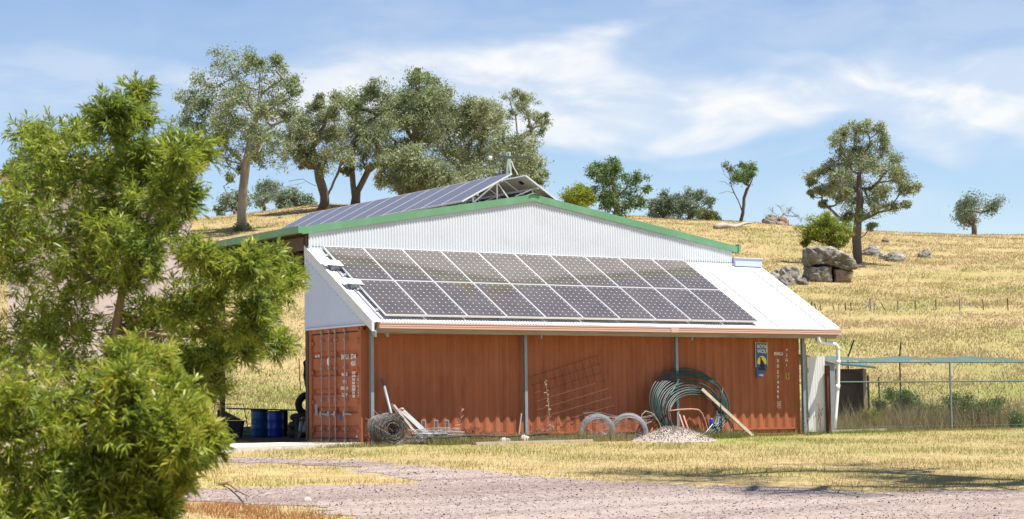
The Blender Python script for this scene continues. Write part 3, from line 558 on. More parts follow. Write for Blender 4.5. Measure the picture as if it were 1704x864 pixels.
while x < CL-.30:
    for dx, yv in ((.07, .012), (.068, .048), (.07, .048), (.068, .012)):
        x += dx; px_.append(x); py_.append(yv)
px_.append(CL-.16); py_.append(.012)
px_, py_ = np.array(px_), np.array(py_)
mb = MB(); mb.grid(np.stack([np.stack([px_, py_, np.full_like(px_, z)], -1) for z in (.18, CH-.09)], 0)); side = part(mb, 'side_wall', M['oxide'], box)
mb = MB(); mb.grid(np.stack([np.stack([px_, CW-py_, np.full_like(px_, z)], -1) for z in (.05, CH-.09)], 0)); part(mb, 'side_wall', M['oxide'], box)
mb = MB(); mb.box((CL-.06, .12, .05), (CL-.02, CW-.13, CH-.05)); part(mb, 'end_wall', M['oxide'], box)
mb = MB(); mb.box((.02, .06, CH-.05), (CL-.02, CW-.06, CH-.03)); part(mb, 'roof', M['oxide'], box)
mb = MB(); mb.box((.05, .06, .06), (CL-.05, CW-.06, .10)); part(mb, 'floor', M['brown_timber'], box)
mb = MB(); mb.box((.0, .12, .0), (.08, CW-.13, .11)); part(mb, 'door_sill', M['oxide_door'], box)
mb = MB(); mb.box((.0, .12, CH-.1), (.1, CW-.13, CH-.01)); part(mb, 'door_header', M['oxide_door'], box)
# side vents
for px0 in (705, 726, 744):
    c_ = wp(px0, 709, 0.)
    mb = MB(); mb.box((c_[0]-.055, .004, c_[2]-.135), (c_[0]+.055, .0115, c_[2]+.135)); v = part(mb, 'vent', M['vent_paint'], box)
    mb = MB()
    for i in range(3):
        for j in range(9): mb.box((c_[0]-.034+i*.026, -.001, c_[2]-.11+j*.026), (c_[0]-.018+i*.026, .0035, c_[2]-.095+j*.026))
    sub(mb, 'vent_slots', M['ink'], v)
# doors (facing -X); y runs away from the camera, 'near' leaf towards y = 0
DY = [(.135, 1.225), (1.245, 2.34)]
for di, (y0, y1) in enumerate(DY):
    mb = MB(); z0, z1 = .13, CH-.13; zs = [(z0, 0), (z0+.12, 0)]
    n = 5; H_ = (z1-z0-.24)/n
    P2 = [(.03, z0)]; zc = z0+.10
    for i in range(n):
        P2 += [(.03, zc+.02), (.066, zc+.06), (.066, zc+.14), (.03, zc+.18)]; zc += H_
    P2 += [(.03, z1), (.08, z1), (.08, z0)]
    mb.prism([(p[0], p[1]) for p in P2], 1, y0+.03, y1-.03)
    door = part(mb, 'door', M['oxide_door'], box)
    mb = MB()
    for a, b in ((y0, y0+.03), (y1-.03, y1)): mb.box((.02, a, z0), (.085, b, z1))
    sub(mb, 'door_frame', M['oxide_door'], door)
    mb = MB()
    for a, b in ((y0-.009, y0-.001), (y1+.001, y1+.009)): mb.box((.03, a, z0-.01), (.06, b, z1+.01))
    mb.box((.018, y0, z1+.002), (.06, y1, z1+.03)); mb.box((.018, y0, z0-.03), (.06, y1, z0-.002)); sub(mb, 'door_gasket', M['black_rubber'], door)
    rods = ((.20, .63) if di == 0 else (.22, .66))
    ry = [.135+(1-.755)*2.205, .135+(1-.55)*2.205] if di == 0 else [.135+(1-.42)*2.205, .135+(1-.25)*2.205]
    for y in ry:
        mb = MB(); mb.tube([(-.035, y, .06), (-.035, y, CH-.07)], .017, 10); rod = sub(mb, 'locking_rod', M['rod'], door)
        for z in (.05, CH-.10):
            mb = MB(); mb.box((-.06, y-.035, z), (-.0, y+.035, z+.05)); sub(mb, 'cam_keeper', M['rod'], door)
        for z in (.3, .95, 1.65, 2.27):
            mb = MB(); mb.box((-.058, y-.035, z), (.028, y+.035, z+.05)); sub(mb, 'rod_bracket', M['rod'], door)
        mb = MB(); sgn = 1 if di == 0 else -1
        mb.bar((-.06, y, .66), (-.055, y-.36*(1 if y == ry[1] and di == 1 or y == ry[0] and di == 0 else -.6)*.9, .64), .012, .035); mb.box((-.075, y-.045, .60), (-.045, y+.045, .72)); sub(mb, 'door_handle', M['galv'] if di else M['rod'], door)
    yh = y0 if di == 0 else y1
    for z in (.24, .88, 1.55, 2.2):
        mb = MB(); mb.box((-.012, yh-.075, z), (.02, yh+.075, z+.09)); mb.tube([(-.015, yh, z-.03), (-.015, yh, z+.12)], .016, 8); sub(mb, 'hinge', M['oxide_door'], door)
M['tag_white'] = mat('tag_white', (.85, .85, .84), .5)
def ydoor(px): return 2.34-(px-515.5)/(602-515.5)*2.205-(0)           # column in the photograph to a place on the door
def dtext(body, px, py, size, **k):
    P = [0, 0, 0]; d = ray(px, py); t = (.017-CAM[0])/d[0]; P = CAM+t*d
    o = text(body, size, P-np.array(box.location), (math.pi/2, 0, -math.pi/2), M['white_paint'], box, **k); return o
dtext('RWLU', 574, 594.5, .15, sx=.8, bold=.004); dtext('5744', 588, 594, .15, sx=.8, bold=.004); dtext('42G1', 588.5, 605, .14, sx=.8, bold=.004)
for (w, py) in (('MAX.GR', 623), ('TARE', 635.5), ('PAYLOAD', 646), ('CU.CAP', 657)):
    dtext(w, 573.5, py+.3, .10, sx=.75, bold=.003)
for py, a, b in ((620.5, '30480', 'KG'), (626, '67200', 'LB'), (632, '3900', 'KG'), (637.5, '8600', 'LB'), (643, '26580', 'KG'), (648.5, '58600', 'LB'), (654, '67.6', 'M3'), (659.5, '2387', 'FT')):
    dtext(a, 588.5, py, .075, sx=.85, bold=.002); dtext(b, 597, py, .075, sx=.85, bold=.002)
dtext('LBL 306', 528, 593, .08, sx=.9, bold=.002)
def plate(px, py, w, h, name, m, elliptic=False, x=.026):
    d = ray(px, py); P = CAM+(x-CAM[0])/d[0]*d; mb = MB()
    if elliptic: mb.prism([(P[1]+w/2*math.cos(a), P[2]+h/2*math.sin(a)) for a in np.linspace(0, 2*math.pi, 20)[:-1]], 0, x-.004, x)
    else: mb.box((x-.004, P[1]-w/2, P[2]-h/2), (x, P[1]+w/2, P[2]+h/2))
    return part(mb, name, m, box)
plate(547.2, 602, .15, .19, 'round_decal', M['tag_white'], True); plate(526.5, 682, .13, .26, 'data_plate', M['galv']); plate(594, 727, .05, .07, 'small_decal', M['white_paint']); plate(567, 694, .10, .16, 'seal_tag', M['blue_sign'])
# number and code down the side, one character per pressing
def stext(body, px, py, size, m=None, **k):
    P = wp(px, py, .0095); return text(body, size, P-np.array(box.location), (math.pi/2, 0, 0), m or M['white_paint'], box, **k)
stext('RWLU', 1295.5, 589, .115, sx=.9, bold=.003, name='number_prefix')
for ch, py in zip('00574499', (600.5, 609.5, 619.5, 628, 636.5, 644.5, 652.5, 661)): stext(ch, 1294.5, py, .115, bold=.002, name='number_digit')
stext('2', 1296.5, 673.5, .12, bold=.002, name='check_digit')
P = wp(1296.5, 673.5, .0095); mb = MB(); cx, cz = P[0], P[2]
for a, b in (((cx-.05, cz-.08), (cx+.05, cz-.08)), ((cx-.05, cz+.08), (cx+.05, cz+.08)), ((cx-.05, cz-.08), (cx-.05, cz+.08)), ((cx+.05, cz-.08), (cx+.05, cz+.08))): mb.bar((a[0], .008, a[1]), (b[0], .008, b[1]), .008)
part(mb, 'digit_frame', M['white_paint'], box)
for ch, py in zip('42G1', (582.5, 591, 599.5, 608)): stext(ch, 1309, py, .105, bold=.002, name='size_code')
P = wp(1310.3, 626, .009); mb = MB(); mb.box((P[0]-.065, .004, P[2]-.085), (P[0]+.065, .010, P[2]+.085)); w_ = part(mb, 'warning_plate', M['ochre'], box)
mb = MB(); mb.box((P[0]-.012, .001, P[2]-.05), (P[0]+.012, .0038, P[2]+.05)); mb.box((P[0]-.04, .001, P[2]+.055), (P[0]+.05, .0038, P[2]+.062)); sub(mb, 'warning_mark', M['ink'], w_)
# the company board: blue, white lettering, yellow moon with a howling animal, split by the pressings
A0 = wp(1257.5, 571, .0); A1 = wp(1277.5, 629, .0); x0, x1, z1, z0 = A0[0], A1[0], A0[2], A1[2]; w_, h_ = x1-x0, z1-z0
mb = MB(); mb.box((x0, .002, z0+.30*h_), (x1, .010, z1)); mb.box((x0+.05*w_, .002, z0+.0*h_), (x0+.42*w_, .010, z0+.30*h_)); mb.box((x0+.42*w_, .002, z0+.12*h_), (x0+.8*w_, .010, z0+.22*h_)); sg = part(mb, 'logo_board', M['blue_sign'], box)
mb = MB(); mb.box((x0-.012, .0015, z0+.30*h_), (x0, .0105, z1+.012)); mb.box((x0, .0015, z1), (x1+.012, .0105, z1+.012)); mb.box((x1, .0015, z0+.35*h_), (x1+.012, .0105, z1)); sub(mb, 'board_edge', M['pale_yellow'], sg)
cx, cz = x0+w_*.52, z0+h_*.46; mb = MB(); mb.prism([(cx+w_*.40*math.cos(a), cz+h_*.17*math.sin(a)) for a in np.linspace(-.4, math.pi+.4, 22)], 1, -.001, .0018); sub(mb, 'moon_disc', M['yellow'], sg)
mb = MB(); mb.prism([(cx+w_*a, cz+h_*b) for a, b in ((-.34, -.24), (.30, -.24), (.22, -.15), (.24, -.08), (.16, -.02), (.08, .03), (.0, .06), (-.03, .10), (-.02, .15), (-.08, .12), (-.15, .135), (-.21, .155), (-.20, .13), (-.13, .095), (-.14, .04), (-.16, -.04), (-.18, -.14), (-.30, -.16))], 1, -.004, -.0012); sub(mb, 'animal_silhouette', M['ink'], sg)
stext('ROYAL', 1268, 577, .125, sx=.85, bold=.003, name='board_lettering').location.y -= .014
stext('WOLF', 1268, 585, .135, sx=.85, bold=.003, name='board_lettering').location.y -= .014
stext('HIRE', 1266, 624.5, .07, sx=1.0, bold=.002, name='board_lettering').location.y -= .014

# ------------------------------------------------------------------ solar panels on the lean-to
ORD = ['first', 'second', 'third', 'fourth', 'fifth', 'sixth', 'seventh', 'eighth', 'ninth', 'tenth', 'eleventh']
def panel_proto(w, h, m, back=False):
    d = .04; fr = MB()
    fr.box((0, 0, -d), (w, .014, 0)); fr.box((0, h-.014, -d), (w, h, 0)); fr.box((0, .014, -d), (.014, h-.014, 0)); fr.box((w-.014, .014, -d), (w, h-.014, 0))
    gl = MB(); gl.box((.014, .014, -.012), (w-.014, h-.014, -.003)); bk = MB(); bk.box((.014, .014, -.018), (w-.014, h-.014, -.0125)); jb = MB(); jb.box((w/2-.06, h-.28, -.04), (w/2+.06, h-.16, -.0185))
    a, b = fr.build('frame', M['alu']), gl.build('glass', m); c_, d_ = bk.build('backsheet', M['panel_back']), jb.build('junction_box', M['black_plastic']); return [a, b, c_, d_]
def put_panels(proto, places, euler, labels, group):
    for i, (P, lb) in enumerate(zip(places, labels)):
        r = empty('solar_panel', P); r.rotation_euler = euler; tag(r, lb, 'solar panel', group)
        for q in proto:
            c_ = q if i == 0 else q.copy()
            if i: COL.objects.link(c_)
            c_.parent = r
pw, ph = 1.047, 1.707; o0 = np.array([.353, -.488, 2.795]); vy = np.array([0, math.cos(SL), math.sin(SL)])
pl, lb = [], []
for row in range(2):
    for i in range(10):
        pl.append(o0+vy*row*ph+np.array([i*pw, 0, 0]))
        nm = 'upper' if row else 'lower'
        lb.append(f'{ORD[i]} dark solar panel from the left in the {nm} row on the lean-to roof')
lb[0] = 'bottom left corner solar panel of the two rows on the lean-to roof'; lb[10] = 'top left corner solar panel of the two rows beside the gable wall'; lb[9] = 'bottom right corner solar panel of the two rows on the lean-to roof'; lb[19] = 'top right corner solar panel of the two rows beside bare white roof'
put_panels(panel_proto(1.032, 1.69, M['solar']), pl, (SL, 0, 0), lb, 'dark solar panels in two rows on the lean-to roof')
for k_, v_ in enumerate((.35, 1.35, 2.06, 3.06)):
    mb = MB(); P = o0+vy*v_-nrm*.065; mb.bar(P+np.array([-.06, 0, 0]), P+np.array([10.53, 0, 0]), .04, .045)
    for x in np.arange(.3, 10.4, 1.3): q = P+np.array([x, 0, 0]); mb.box(q+np.array([-.02, -.02, -.09]), q+np.array([.02, .02, 0]))
    tag(mb.build('panel_rail', M['alu']), ['lowest', 'second lowest', 'second highest', 'highest'][k_]+' aluminium rail under the lean-to solar panels', 'rail', 'rails under the lean-to solar panels')
# two isolator boxes with a conduit at the left edge
for k_, (px0, py0) in enumerate(((557, 441), (590, 472))):
    d = ray(px0, py0); n_ = nrm; p0 = np.array([0, -.55, 2.63])+nrm*.10; P = CAM+(n_@(p0-CAM))/(n_@d)*d
    mb = MB(); ex, ey = np.array([1, 0, 0.]), vy; q = lambda a, b, c: P+ex*a+ey*b+nrm*c
    V = [q(a, b, c) for c in (-.08, .03) for a, b in ((-.12, -.10), (.15, -.10), (.15, .12), (-.12, .12))]; mb.add(V, [(0, 3, 2, 1), (4, 5, 6, 7), (0, 1, 5, 4), (1, 2, 6, 5), (2, 3, 7, 6), (3, 0, 4, 7)])
    r = mb.build('isolator_box', M['galv_dull']); tag(r, ('upper' if k_ == 0 else 'lower')+' grey switch box mounted on the roof at the left edge of the panels', 'switch box', 'switch boxes beside the lean-to panels')
    mb = MB(); V = [q(a, b, c) for c in (.031, .042) for a, b in ((-.25, -.07), (.17, -.12), (.17, .15), (-.25, .2))]; mb.add(V, [(0, 3, 2, 1), (4, 5, 6, 7), (0, 1, 5, 4), (1, 2, 6, 5), (2, 3, 7, 6), (3, 0, 4, 7)]); mb.build('sun_cover', M['roof_sheet'], r)
P0 = o0-np.array([.10, 0, 0])-nrm*.10; mb = MB(); mb.tube([P0+vy*s for s in (-.02, .5, 1.2, 2.0, 2.7)], .02, 8); tag(mb.build('conduit', M['galv_dull'], smooth=True), 'grey conduit running down beside the left edge of the lean-to panels', 'conduit')

# ------------------------------------------------------------------ tilted array on the shed roof
tilt = math.atan2(.75, 1.44); mw = .99
pl = [(4.13, 2.46+(i+1)*mw, 5.74) for i in range(11)]
lb = [f'{ORD[i]} bluish solar panel counting back from the gable in the tilted row' for i in range(11)]
proto = panel_proto(.975, 1.62, M['solar_blue'])
# local x along -Y, local y up the slope (+X, +Z)
R_ = Matrix(((0, math.cos(tilt), -math.sin(tilt)), (-1, 0, 0), (0, math.sin(tilt), math.cos(tilt))))
put_panels(proto, pl, R_.to_euler(), lb, 'tilted bluish panels left of the roof ridge')
t2 = math.atan2(.80, 1.30); R2_ = Matrix(((0, -math.cos(t2), math.sin(t2)), (1, 0, 0), (0, math.sin(t2), math.cos(t2))))
pl = [(7.28, 2.46+i*mw, 5.66) for i in range(11)]
lb = [f'{ORD[i]} right-hand tilted panel from the gable, pale underside toward the ridge' for i in range(11)]
put_panels(panel_proto(.975, 1.53, M['solar_blue']), pl, R2_.to_euler(), lb, 'tilted panels right of the roof ridge seen from beneath')
for k_ in range(2):
    mb = MB(); ly = 2.46; X_ = (4.6, 5.3) if k_ == 0 else (6.95, 6.35); 
    zf = (lambda x: 5.74+(x-4.13)*math.tan(tilt)-.075) if k_ == 0 else (lambda x: 5.66+(7.28-x)*math.tan(t2)-.075)
    for x in X_: mb.bar((x, 2.5, zf(x)), (x, 13.3, zf(x)), .04, .05)
    for y in np.arange(2.75, 13.2, 1.5):
        mb.bar((X_[1], y, zf(X_[1])), (X_[1], y, roofz(X_[1])), .035); mb.bar((X_[1], y, zf(X_[1])), (X_[0], y, roofz(X_[0])-.0), .035); mb.bar((X_[0], y, zf(X_[0])), (X_[0], y, roofz(X_[0])), .035)
        mb.bar((X_[1], y, zf(X_[1])), (X_[1]+(.45 if k_ == 0 else -.45), y+.1, roofz(X_[1])), .03)
    tag(mb.build('mounting_frame', M['alu']), ('left' if k_ == 0 else 'right')+' aluminium strut frame holding up the tilted panels on the ridge', 'frame', 'frames under the tilted ridge panels')

# ------------------------------------------------------------------ power pole behind the shed
tp = 88.; M['pole_arm'] = mat('pole_arm', (.10, .11, .09), .9, 0, .2, 3); b_ = gpx(846, tp); pole = empty('power_pole', b_); tag(pole, 'weathered power pole with a timber crossarm rising behind the shed ridge', 'power pole')
top = at(846, 253, tp); mb = MB(); mb.tube([b_, top], [.17, .11], 12); M['pole_green'] = mat('pole_green', (.17, .22, .17), .9, 0, .2, 3); part(mb, 'pole', M['pole_green'], pole, True)
mb = MB(); mb.bar(at(817, 260.5, tp-.2), at(880, 263.5, tp-.2), .12, .11); part(mb, 'crossarm', M['pole_arm'], pole)
mb = MB(); mb.bar(at(820, 291.5, tp-.2), at(852, 292.5, tp-.2), .1, .1); part(mb, 'crossarm', M['pole_arm'], pole)
for px0, py0 in ((820, 262), (832, 258), (846, 256), (872, 259)):
    P = at(px0, py0, tp-.2); mb = MB(); mb.lathe([(.02, -.06), (.045, -.03), (.025, 0), (.045, .03), (.02, .08)], P, 10); part(mb, 'insulator', M['galv_dull'], pole, True)
mb = MB(); mb.lathe([(.02, -.09), (.08, -.07), (.08, .07), (.02, .09)], at(816, 263, tp-.4), 12); part(mb, 'lamp_head', M['pvc'], pole, True)
mb = MB(); mb.tube([at(851, 268, tp-.2), at(855, 279, tp-1), at(862, 291, tp-2)], .022, 5); mb.tube([at(850, 268, tp-.2), at(850.5, 290, tp-.3)], .022, 5); part(mb, 'stay_wire', M['alu'], pole)

# ------------------------------------------------------------------ trees
def leaf_quads(C, n, size, asp, R_=1., droop=.0, flat=.0):      # n leaves round the points C
    i = rng.integers(0, len(C), n); P = C[i, :3]+rng.normal(0, 1, (n, 3))*C[i, 3:4]*np.array([.58, .58, .42])
    d = rng.normal(0, 1, (n, 3)); d[:, 2] -= droop; d /= np.linalg.norm(d, axis=1, keepdims=True)
    e = rng.normal(0, 1, (n, 3)); e[:, 2] += flat; e -= (e*d).sum(1, keepdims=True)*d; e /= np.linalg.norm(e, axis=1, keepdims=True)
    l = size*rng.uniform(.6, 1.3, (n, 1)); w = l*asp
    return np.stack([P, P+d*l*.45+e*w/2, P+d*l, P+d*l*.45-e*w/2], 1).reshape(-1, 3)
def skeleton(base, trunk, blobs, r0, sub_n=7, limbs=()):
    pos = [np.array(base)]; par = [-1]
    def path(i, pts, step):
        for q in pts:
            a = pos[i]; q = np.array(q); n = max(1, int(np.linalg.norm(q-a)/step)); bend = rng.normal(0, .04, 3)*np.linalg.norm(q-a)
            for s in range(1, n+1):
                u = s/n; pos.append(a*(1-u)+q*u+bend*math.sin(u*math.pi)+rng.normal(0, .006, 3)*np.linalg.norm(q-a)*(u < 1)); par.append(i); i = len(pos)-1
        return i
    Ht = np.linalg.norm(np.array(trunk[-1])-base); st = Ht/9
    path(0, trunk, st)
    for lm in limbs:
        A_ = np.array(pos); i = int(np.argmin(np.linalg.norm(A_-lm[0], axis=1))); path(i, lm[1:], st*.7)
    nt_ = len(pos); lo = max(2, int(nt_*.12)); ends = []
    fork = np.array(trunk[0]) if len(trunk) > 1 else base
    order = sorted(range(len(blobs)), key=lambda k: np.linalg.norm(blobs[k][:3]-pos[min(nt_-1, 6)]))
    for k in order:
        c = blobs[k][:3]; R = blobs[k][3]; A_ = np.array(pos); d = np.linalg.norm(A_-c, axis=1)+1.3*np.maximum(0, A_[:, 2]-c[2]+.3*R)+.12*np.linalg.norm(A_-A_[lo], axis=1); d[:lo] += 1e3
        i = int(np.argmin(d)); a = pos[i]; mid = a*.5+c*.5+np.array([0, 0, -.10*np.linalg.norm(c-a)])+rng.normal(0, .06, 3)*np.linalg.norm(c-a)
        i = path(i, [mid, c], st*.6); 
        for _ in range(sub_n):
            v = rng.normal(0, 1, 3); v[2] += .3; v *= R*rng.uniform(.45, 1.15)/np.linalg.norm(v); j = path(i, [c+v], R*.6); ends.append([*(c+v), R*rng.uniform(.35, .7)])
        ends.append([*c, R*.5])
    pos, par = np.array(pos), np.array(par); w = np.zeros(len(pos)); ch = np.zeros(len(pos), int); 
    for i in range(1, len(pos)): ch[par[i]] += 1
    for i in range(len(pos)-1, 0, -1):
        if ch[i] == 0: w[i] = 1
        w[par[i]] += w[i]
    rad = r0*(w/w[0])**.60
    rad = np.maximum(rad, min(.02, r0*.12))
    rad[0] *= 1.25
    return pos, par, rad, np.array(ends)
def skel_mesh(pos, par, rad, mb, seg=7):
    n = len(pos); ch = [[] for _ in range(n)]
    for i in range(1, n): ch[par[i]].append(i)
    stack = [(0, [0])] 
    todo = [[0]]
    while todo:
        c = todo.pop(); i = c[-1]
        while ch[i]:
            k = max(ch[i], key=lambda q: rad[q])
            for q in ch[i]:
                if q != k: todo.append([i, q])
            c.append(k); i = k
        r = rad[c].copy()
        if len(c) > 1: r[0] = min(r[0], r[1]*1.35)
        if len(c) > 1: mb.tube(pos[c], r, seg if r.max() > .05 else 4, cap=False)
def tree(name, label, t, basepx, trunkpx, blobspx, r0, leafm, barkm, nleaf, lsize=.26, asp=.32, group=None, cat='tree', limbs=(), fill=.5, dz=None, density=1., droop=.6, subn=7, nl=1.):
    b = gpx(basepx, t); b[2] -= .15
    tp_ = [at(x, y, t) for x, y in trunkpx]; sc = t/FPX
    bl = []
    for q in blobspx:
        x, y, R = q[:3]; spreadd = dz if dz is not None else 1.0
        dt = q[3] if len(q) > 3 else rng.uniform(-1, 1)*min(60, 26+R)*sc*spreadd
        P = at(x*(1)+0, y, t); P = P+np.array([FH[0], FH[1], 0])*dt; bl.append([*P, R*sc*1.2])
    # fill the unseen back and front of the crown so that it is round
    cen = np.mean(np.array(bl)[:, :3], 0); ext = np.std([(x-np.mean([q[0] for q in blobspx])) for x, *_ in blobspx])*sc
    for q in blobspx:
        if rng.uniform() < fill:
            x, y, R = q[:3]; P = at(x+(np.mean([k[0] for k in blobspx])-x)*.4, y+(np.mean([k[1] for k in blobspx])-y)*.25, t)+np.array([FH[0], FH[1], 0])*rng.choice([-1, 1])*ext*rng.uniform(1.0, 1.7); bl.append([*P, R*sc])
    bl = [np.array(q) for q in bl]
    lm = [[at(x, y, t) for x, y in l] for l in limbs]
    pos, par, rad, ends = skeleton(b, tp_, bl, r0, subn, lm)
    root = empty(name, b); tag(root, label, cat, group)
    mb = MB(); skel_mesh(pos, par, rad, mb); o = mb.build('trunk', barkm, root, True); shift(o, root)
    V = leaf_quads(ends, int(nleaf*1.7), lsize*.95, asp*1.1, droop=droop); me = fast_mesh('crown', V, 4); c = link('crown', me, leafm, root); shift(c, root)
    return root
G, GG, GF, GN = M['gum'], M['gum_grey'], M['gum_far'], M['gum_green']; BK, BD = M['bark'], M['bark_dark']
tree('gum_tree', 'tallest gum tree with open crown and straight pale trunk on the left hill', 166, 403, [(402, 350), (405, 310), (409, 275), (418, 235), (428, 190), (432, 150)],
     [(322,160,22),(310,170,14),(345,145,20),(375,112,20),(390,130,22),(410,105,18),(435,112,20),(462,100,11),(470,130,20),(488,135,11),(496,158,9),(430,150,26),(398,165,24),(352,178,22),(308,200,13),(330,185,18),(372,205,20),(440,190,26),(470,175,20),(410,225,22),(448,235,24),(360,235,18),(375,265,18),(350,255,14),(470,255,22),(430,265,14),(385,300,7),(340,215,10),(480,200,12)],
     .38, G, BK, 20000, group='gum trees on the skyline left of the shed ridge', limbs=[[(405, 290), (388, 255), (352, 225), (322, 208), (300, 212)], [(403, 345), (438, 332), (470, 312), (508, 303)], [(402, 350), (385, 338), (372, 310)], [(420, 225), (452, 210), (505, 180)]], nl=1)
tree('gum_tree', 'second gum tree from the left with dark forked trunk and broad drooping crown', 182, 538, [(540, 338), (538, 318), (532, 300), (528, 275)],
     [(495,205,20),(520,210,22),(545,215,22),(570,225,20),(500,235,22),(530,240,24),(560,250,22),(480,225,16),(485,255,14),(515,265,16),(545,270,18),(575,270,14),(525,180,9),(533,172,7),(560,190,16),(505,270,10)], .46, GG, BD, 15000,
     group='gum trees on the skyline left of the shed ridge', limbs=[[(541, 335), (552, 312), (562, 290), (568, 262)], [(540, 340), (528, 310), (505, 298), (480, 302)]])
tree('gum_tree', 'twin stemmed gum tree with a tall narrow crown beside the far panel row', 186, 592, [(592, 330), (588, 310), (586, 285), (590, 240), (600, 200)],
     [(575,165,14),(560,160,10),(590,175,18),(612,160,14),(625,150,13),(640,165,16),(600,200,24),(630,195,24),(580,210,20),(615,230,26),(640,240,22),(590,245,20),(605,270,18),(630,275,14),(645,215,18),(575,285,6),(648,190,14)], .44, G, BD, 15000,
     group='gum trees on the skyline left of the shed ridge', limbs=[[(592, 330), (602, 305), (612, 285), (640, 262)]])
tree('gum_tree', 'highest dense gum tree behind the middle of the tilted panel row', 178, 672, [(674, 320), (680, 280), (690, 230), (695, 190)],
     [(672,160,14),(690,140,14),(712,130,13),(722,150,16),(700,165,22),(680,185,22),(740,165,18),(730,190,24),(705,205,24),(668,205,20),(655,230,20),(690,235,24),(720,235,24),(662,180,14),(693,122,5),(655,262,18)], .45, G, BD, 18000, group='gum trees massed behind the shed roof', limbs=[[(690, 150), (692, 130), (694, 112)]])
tree('gum_tree', 'rounded gum tree behind the power pole with olive grey foliage', 172, 770, [(770, 330), (768, 280), (772, 240)],
     [(735,170,16),(745,200,18),(755,180,16),(775,178,16),(762,205,22),(790,190,16),(812,180,15),(828,190,12),(800,215,22),(825,215,18),(750,235,22),(780,245,24),(815,250,22),(745,265,22),(785,275,24),(825,280,20),(770,300,22)], .42, GG, BD, 18000, group='gum trees massed behind the shed roof')
tree('gum_tree', 'low spreading gum with pale olive foliage touching the panel row', 160, 700, [(700, 330), (698, 300)],
     [(640,300,12),(655,290,18),(675,270,20),(700,265,20),(660,312,16),(685,300,22),(715,290,22),(740,290,22),(710,315,18),(740,312,20),(770,300,20),(648,275,12),(690,320,14)], .4, GG, BD, 16000, group='gum trees massed behind the shed roof')
tree('gum_tree', 'gum tree right of the power pole filling the crown mass down to the ridge', 165, 850, [(850, 330), (852, 290)],
     [(835,235,18),(855,240,18),(875,250,18),(842,265,22),(870,275,20),(892,272,13),(850,290,20),(880,295,16),(820,300,18),(900,290,8),(895,305,10),(862,310,16),(835,318,16)], .45, GG, BD, 10000, group='gum trees massed behind the shed roof')
tree('gum_tree', 'thin airy gum tree at the right edge of the crown mass', 185, 868, [(866, 300), (862, 255), (860, 215), (858, 190)],
     [(848,165,10),(862,160,9),(880,165,12),(870,178,12),(895,190,8),(905,205,8),(880,195,9),(850,190,10),(885,215,8),(902,222,6),(890,240,9),(870,230,8),(908,195,5)], .25, G, BK, 4200, lsize=.22, group='gum trees massed behind the shed roof', fill=.25)
for i, (bx_, bls, lbx, tt_) in enumerate(((392, [(375,335,12),(392,325,14),(405,335,12),(385,345,10),(365,348,8)], 'small distant tree on the skyline left of the tall gum', 225),
        (440, [(430,322,14),(445,312,14),(458,325,14),(440,335,12)], 'distant bushy tree just right of the tall gum trunk', 228), (480, [(470,335,12),(482,325,13),(492,338,12),(476,344,8)], 'distant dark tree midway between the two nearest gum trunks', 224), (508, [(500,340,9),(512,338,9),(522,343,7)], 'lowest distant tree on the skyline beside the dark forked gum', 226))):
    tree('distant_tree', lbx, tt_, bx_, [(bx_, 345)], bls, .22, GF, BD, 2400, lsize=.34, group='distant trees behind the left hill crest')
tree('shrub', 'dark shrub at the foot of the tall gum tree trunk', 167, 404, [(404, 388)], [(396,382,8),(412,383,8),(404,378,8),(392,388,5),(418,388,5)], .06, GN, BD, 900, lsize=.24, cat='shrub', dz=.3)
tree('round_tree', 'round bright green tree beside the right end of the ridge panels', 150, 962, [(962, 345)], [(950,325,12),(962,318,13),(975,324,12),(955,338,12),(972,338,11),(982,332,7),(943,332,7),(962,330,14)], .16, M['lime'], BD, 5200, lsize=.2, dz=.6)
tree('gum_tree', 'tree with several leafy tops behind the right slope of the shed roof', 160, 1028, [(1027, 345), (1024, 315), (1020, 295)], [(985,285,9),(998,278,9),(1018,272,9),(1025,285,11),(1000,300,13),(1020,305,14),(1045,300,12),(1062,302,10),(1050,318,13),(1072,318,8),(1025,328,16),(1000,325,12),(1050,338,13),(1010,345,12),(1035,350,12),(1070,335,9),(985,315,8)], .25, GN, BD, 8000, lsize=.22, group='trees behind the right slope of the roof', fill=.3)
tree('gum_tree', 'blue green bushy tree on the skyline beside the many topped tree', 190, 1108, [(1108, 350)], [(1095,338,11),(1110,330,10),(1122,340,10),(1100,352,11),(1118,356,11),(1090,350,8),(1108,345,12)], .2, GF, BD, 4200, lsize=.26, group='trees behind the right slope of the roof', fill=.3)
tree('gum_tree', 'blue green tree with a domed crown left of the olive bush', 188, 1150, [(1150, 350)], [(1135,328,10),(1150,322,10),(1165,325,10),(1140,340,12),(1160,342,12),(1175,340,8),(1150,354,12),(1132,352,8)], .2, GF, BD, 4600, lsize=.26, group='trees behind the right slope of the roof', fill=.3)
tree('shrub', 'low olive green bush at the right end of the skyline tree row', 186, 1176, [(1176, 364)], [(1165,360,8),(1176,356,9),(1188,361,8),(1180,366,7),(1195,366,4)], .1, M['olive'], BD, 1700, lsize=.22, cat='shrub', dz=.5)
tree('sparse_tree', 'lone leaning tree with tufted crown and bare twigs on the hill crest', 188, 1237, [(1236, 355), (1231, 340), (1222, 322), (1216, 300)], [(1213,278,7),(1225,288,9),(1240,284,9),(1250,290,7),(1233,298,10),(1222,300,8),(1245,300,8),(1252,283,5),(1236,275,5)], .17, GN, BD, 2600, lsize=.22, fill=.2, limbs=[[(1236, 350), (1238, 330), (1243, 315), (1252, 298)], [(1222, 325), (1210, 318), (1196, 322)], [(1216, 302), (1205, 290), (1200, 270)], [(1218, 310), (1207, 303), (1197, 302)], [(1216, 300), (1212, 280), (1206, 264)]])
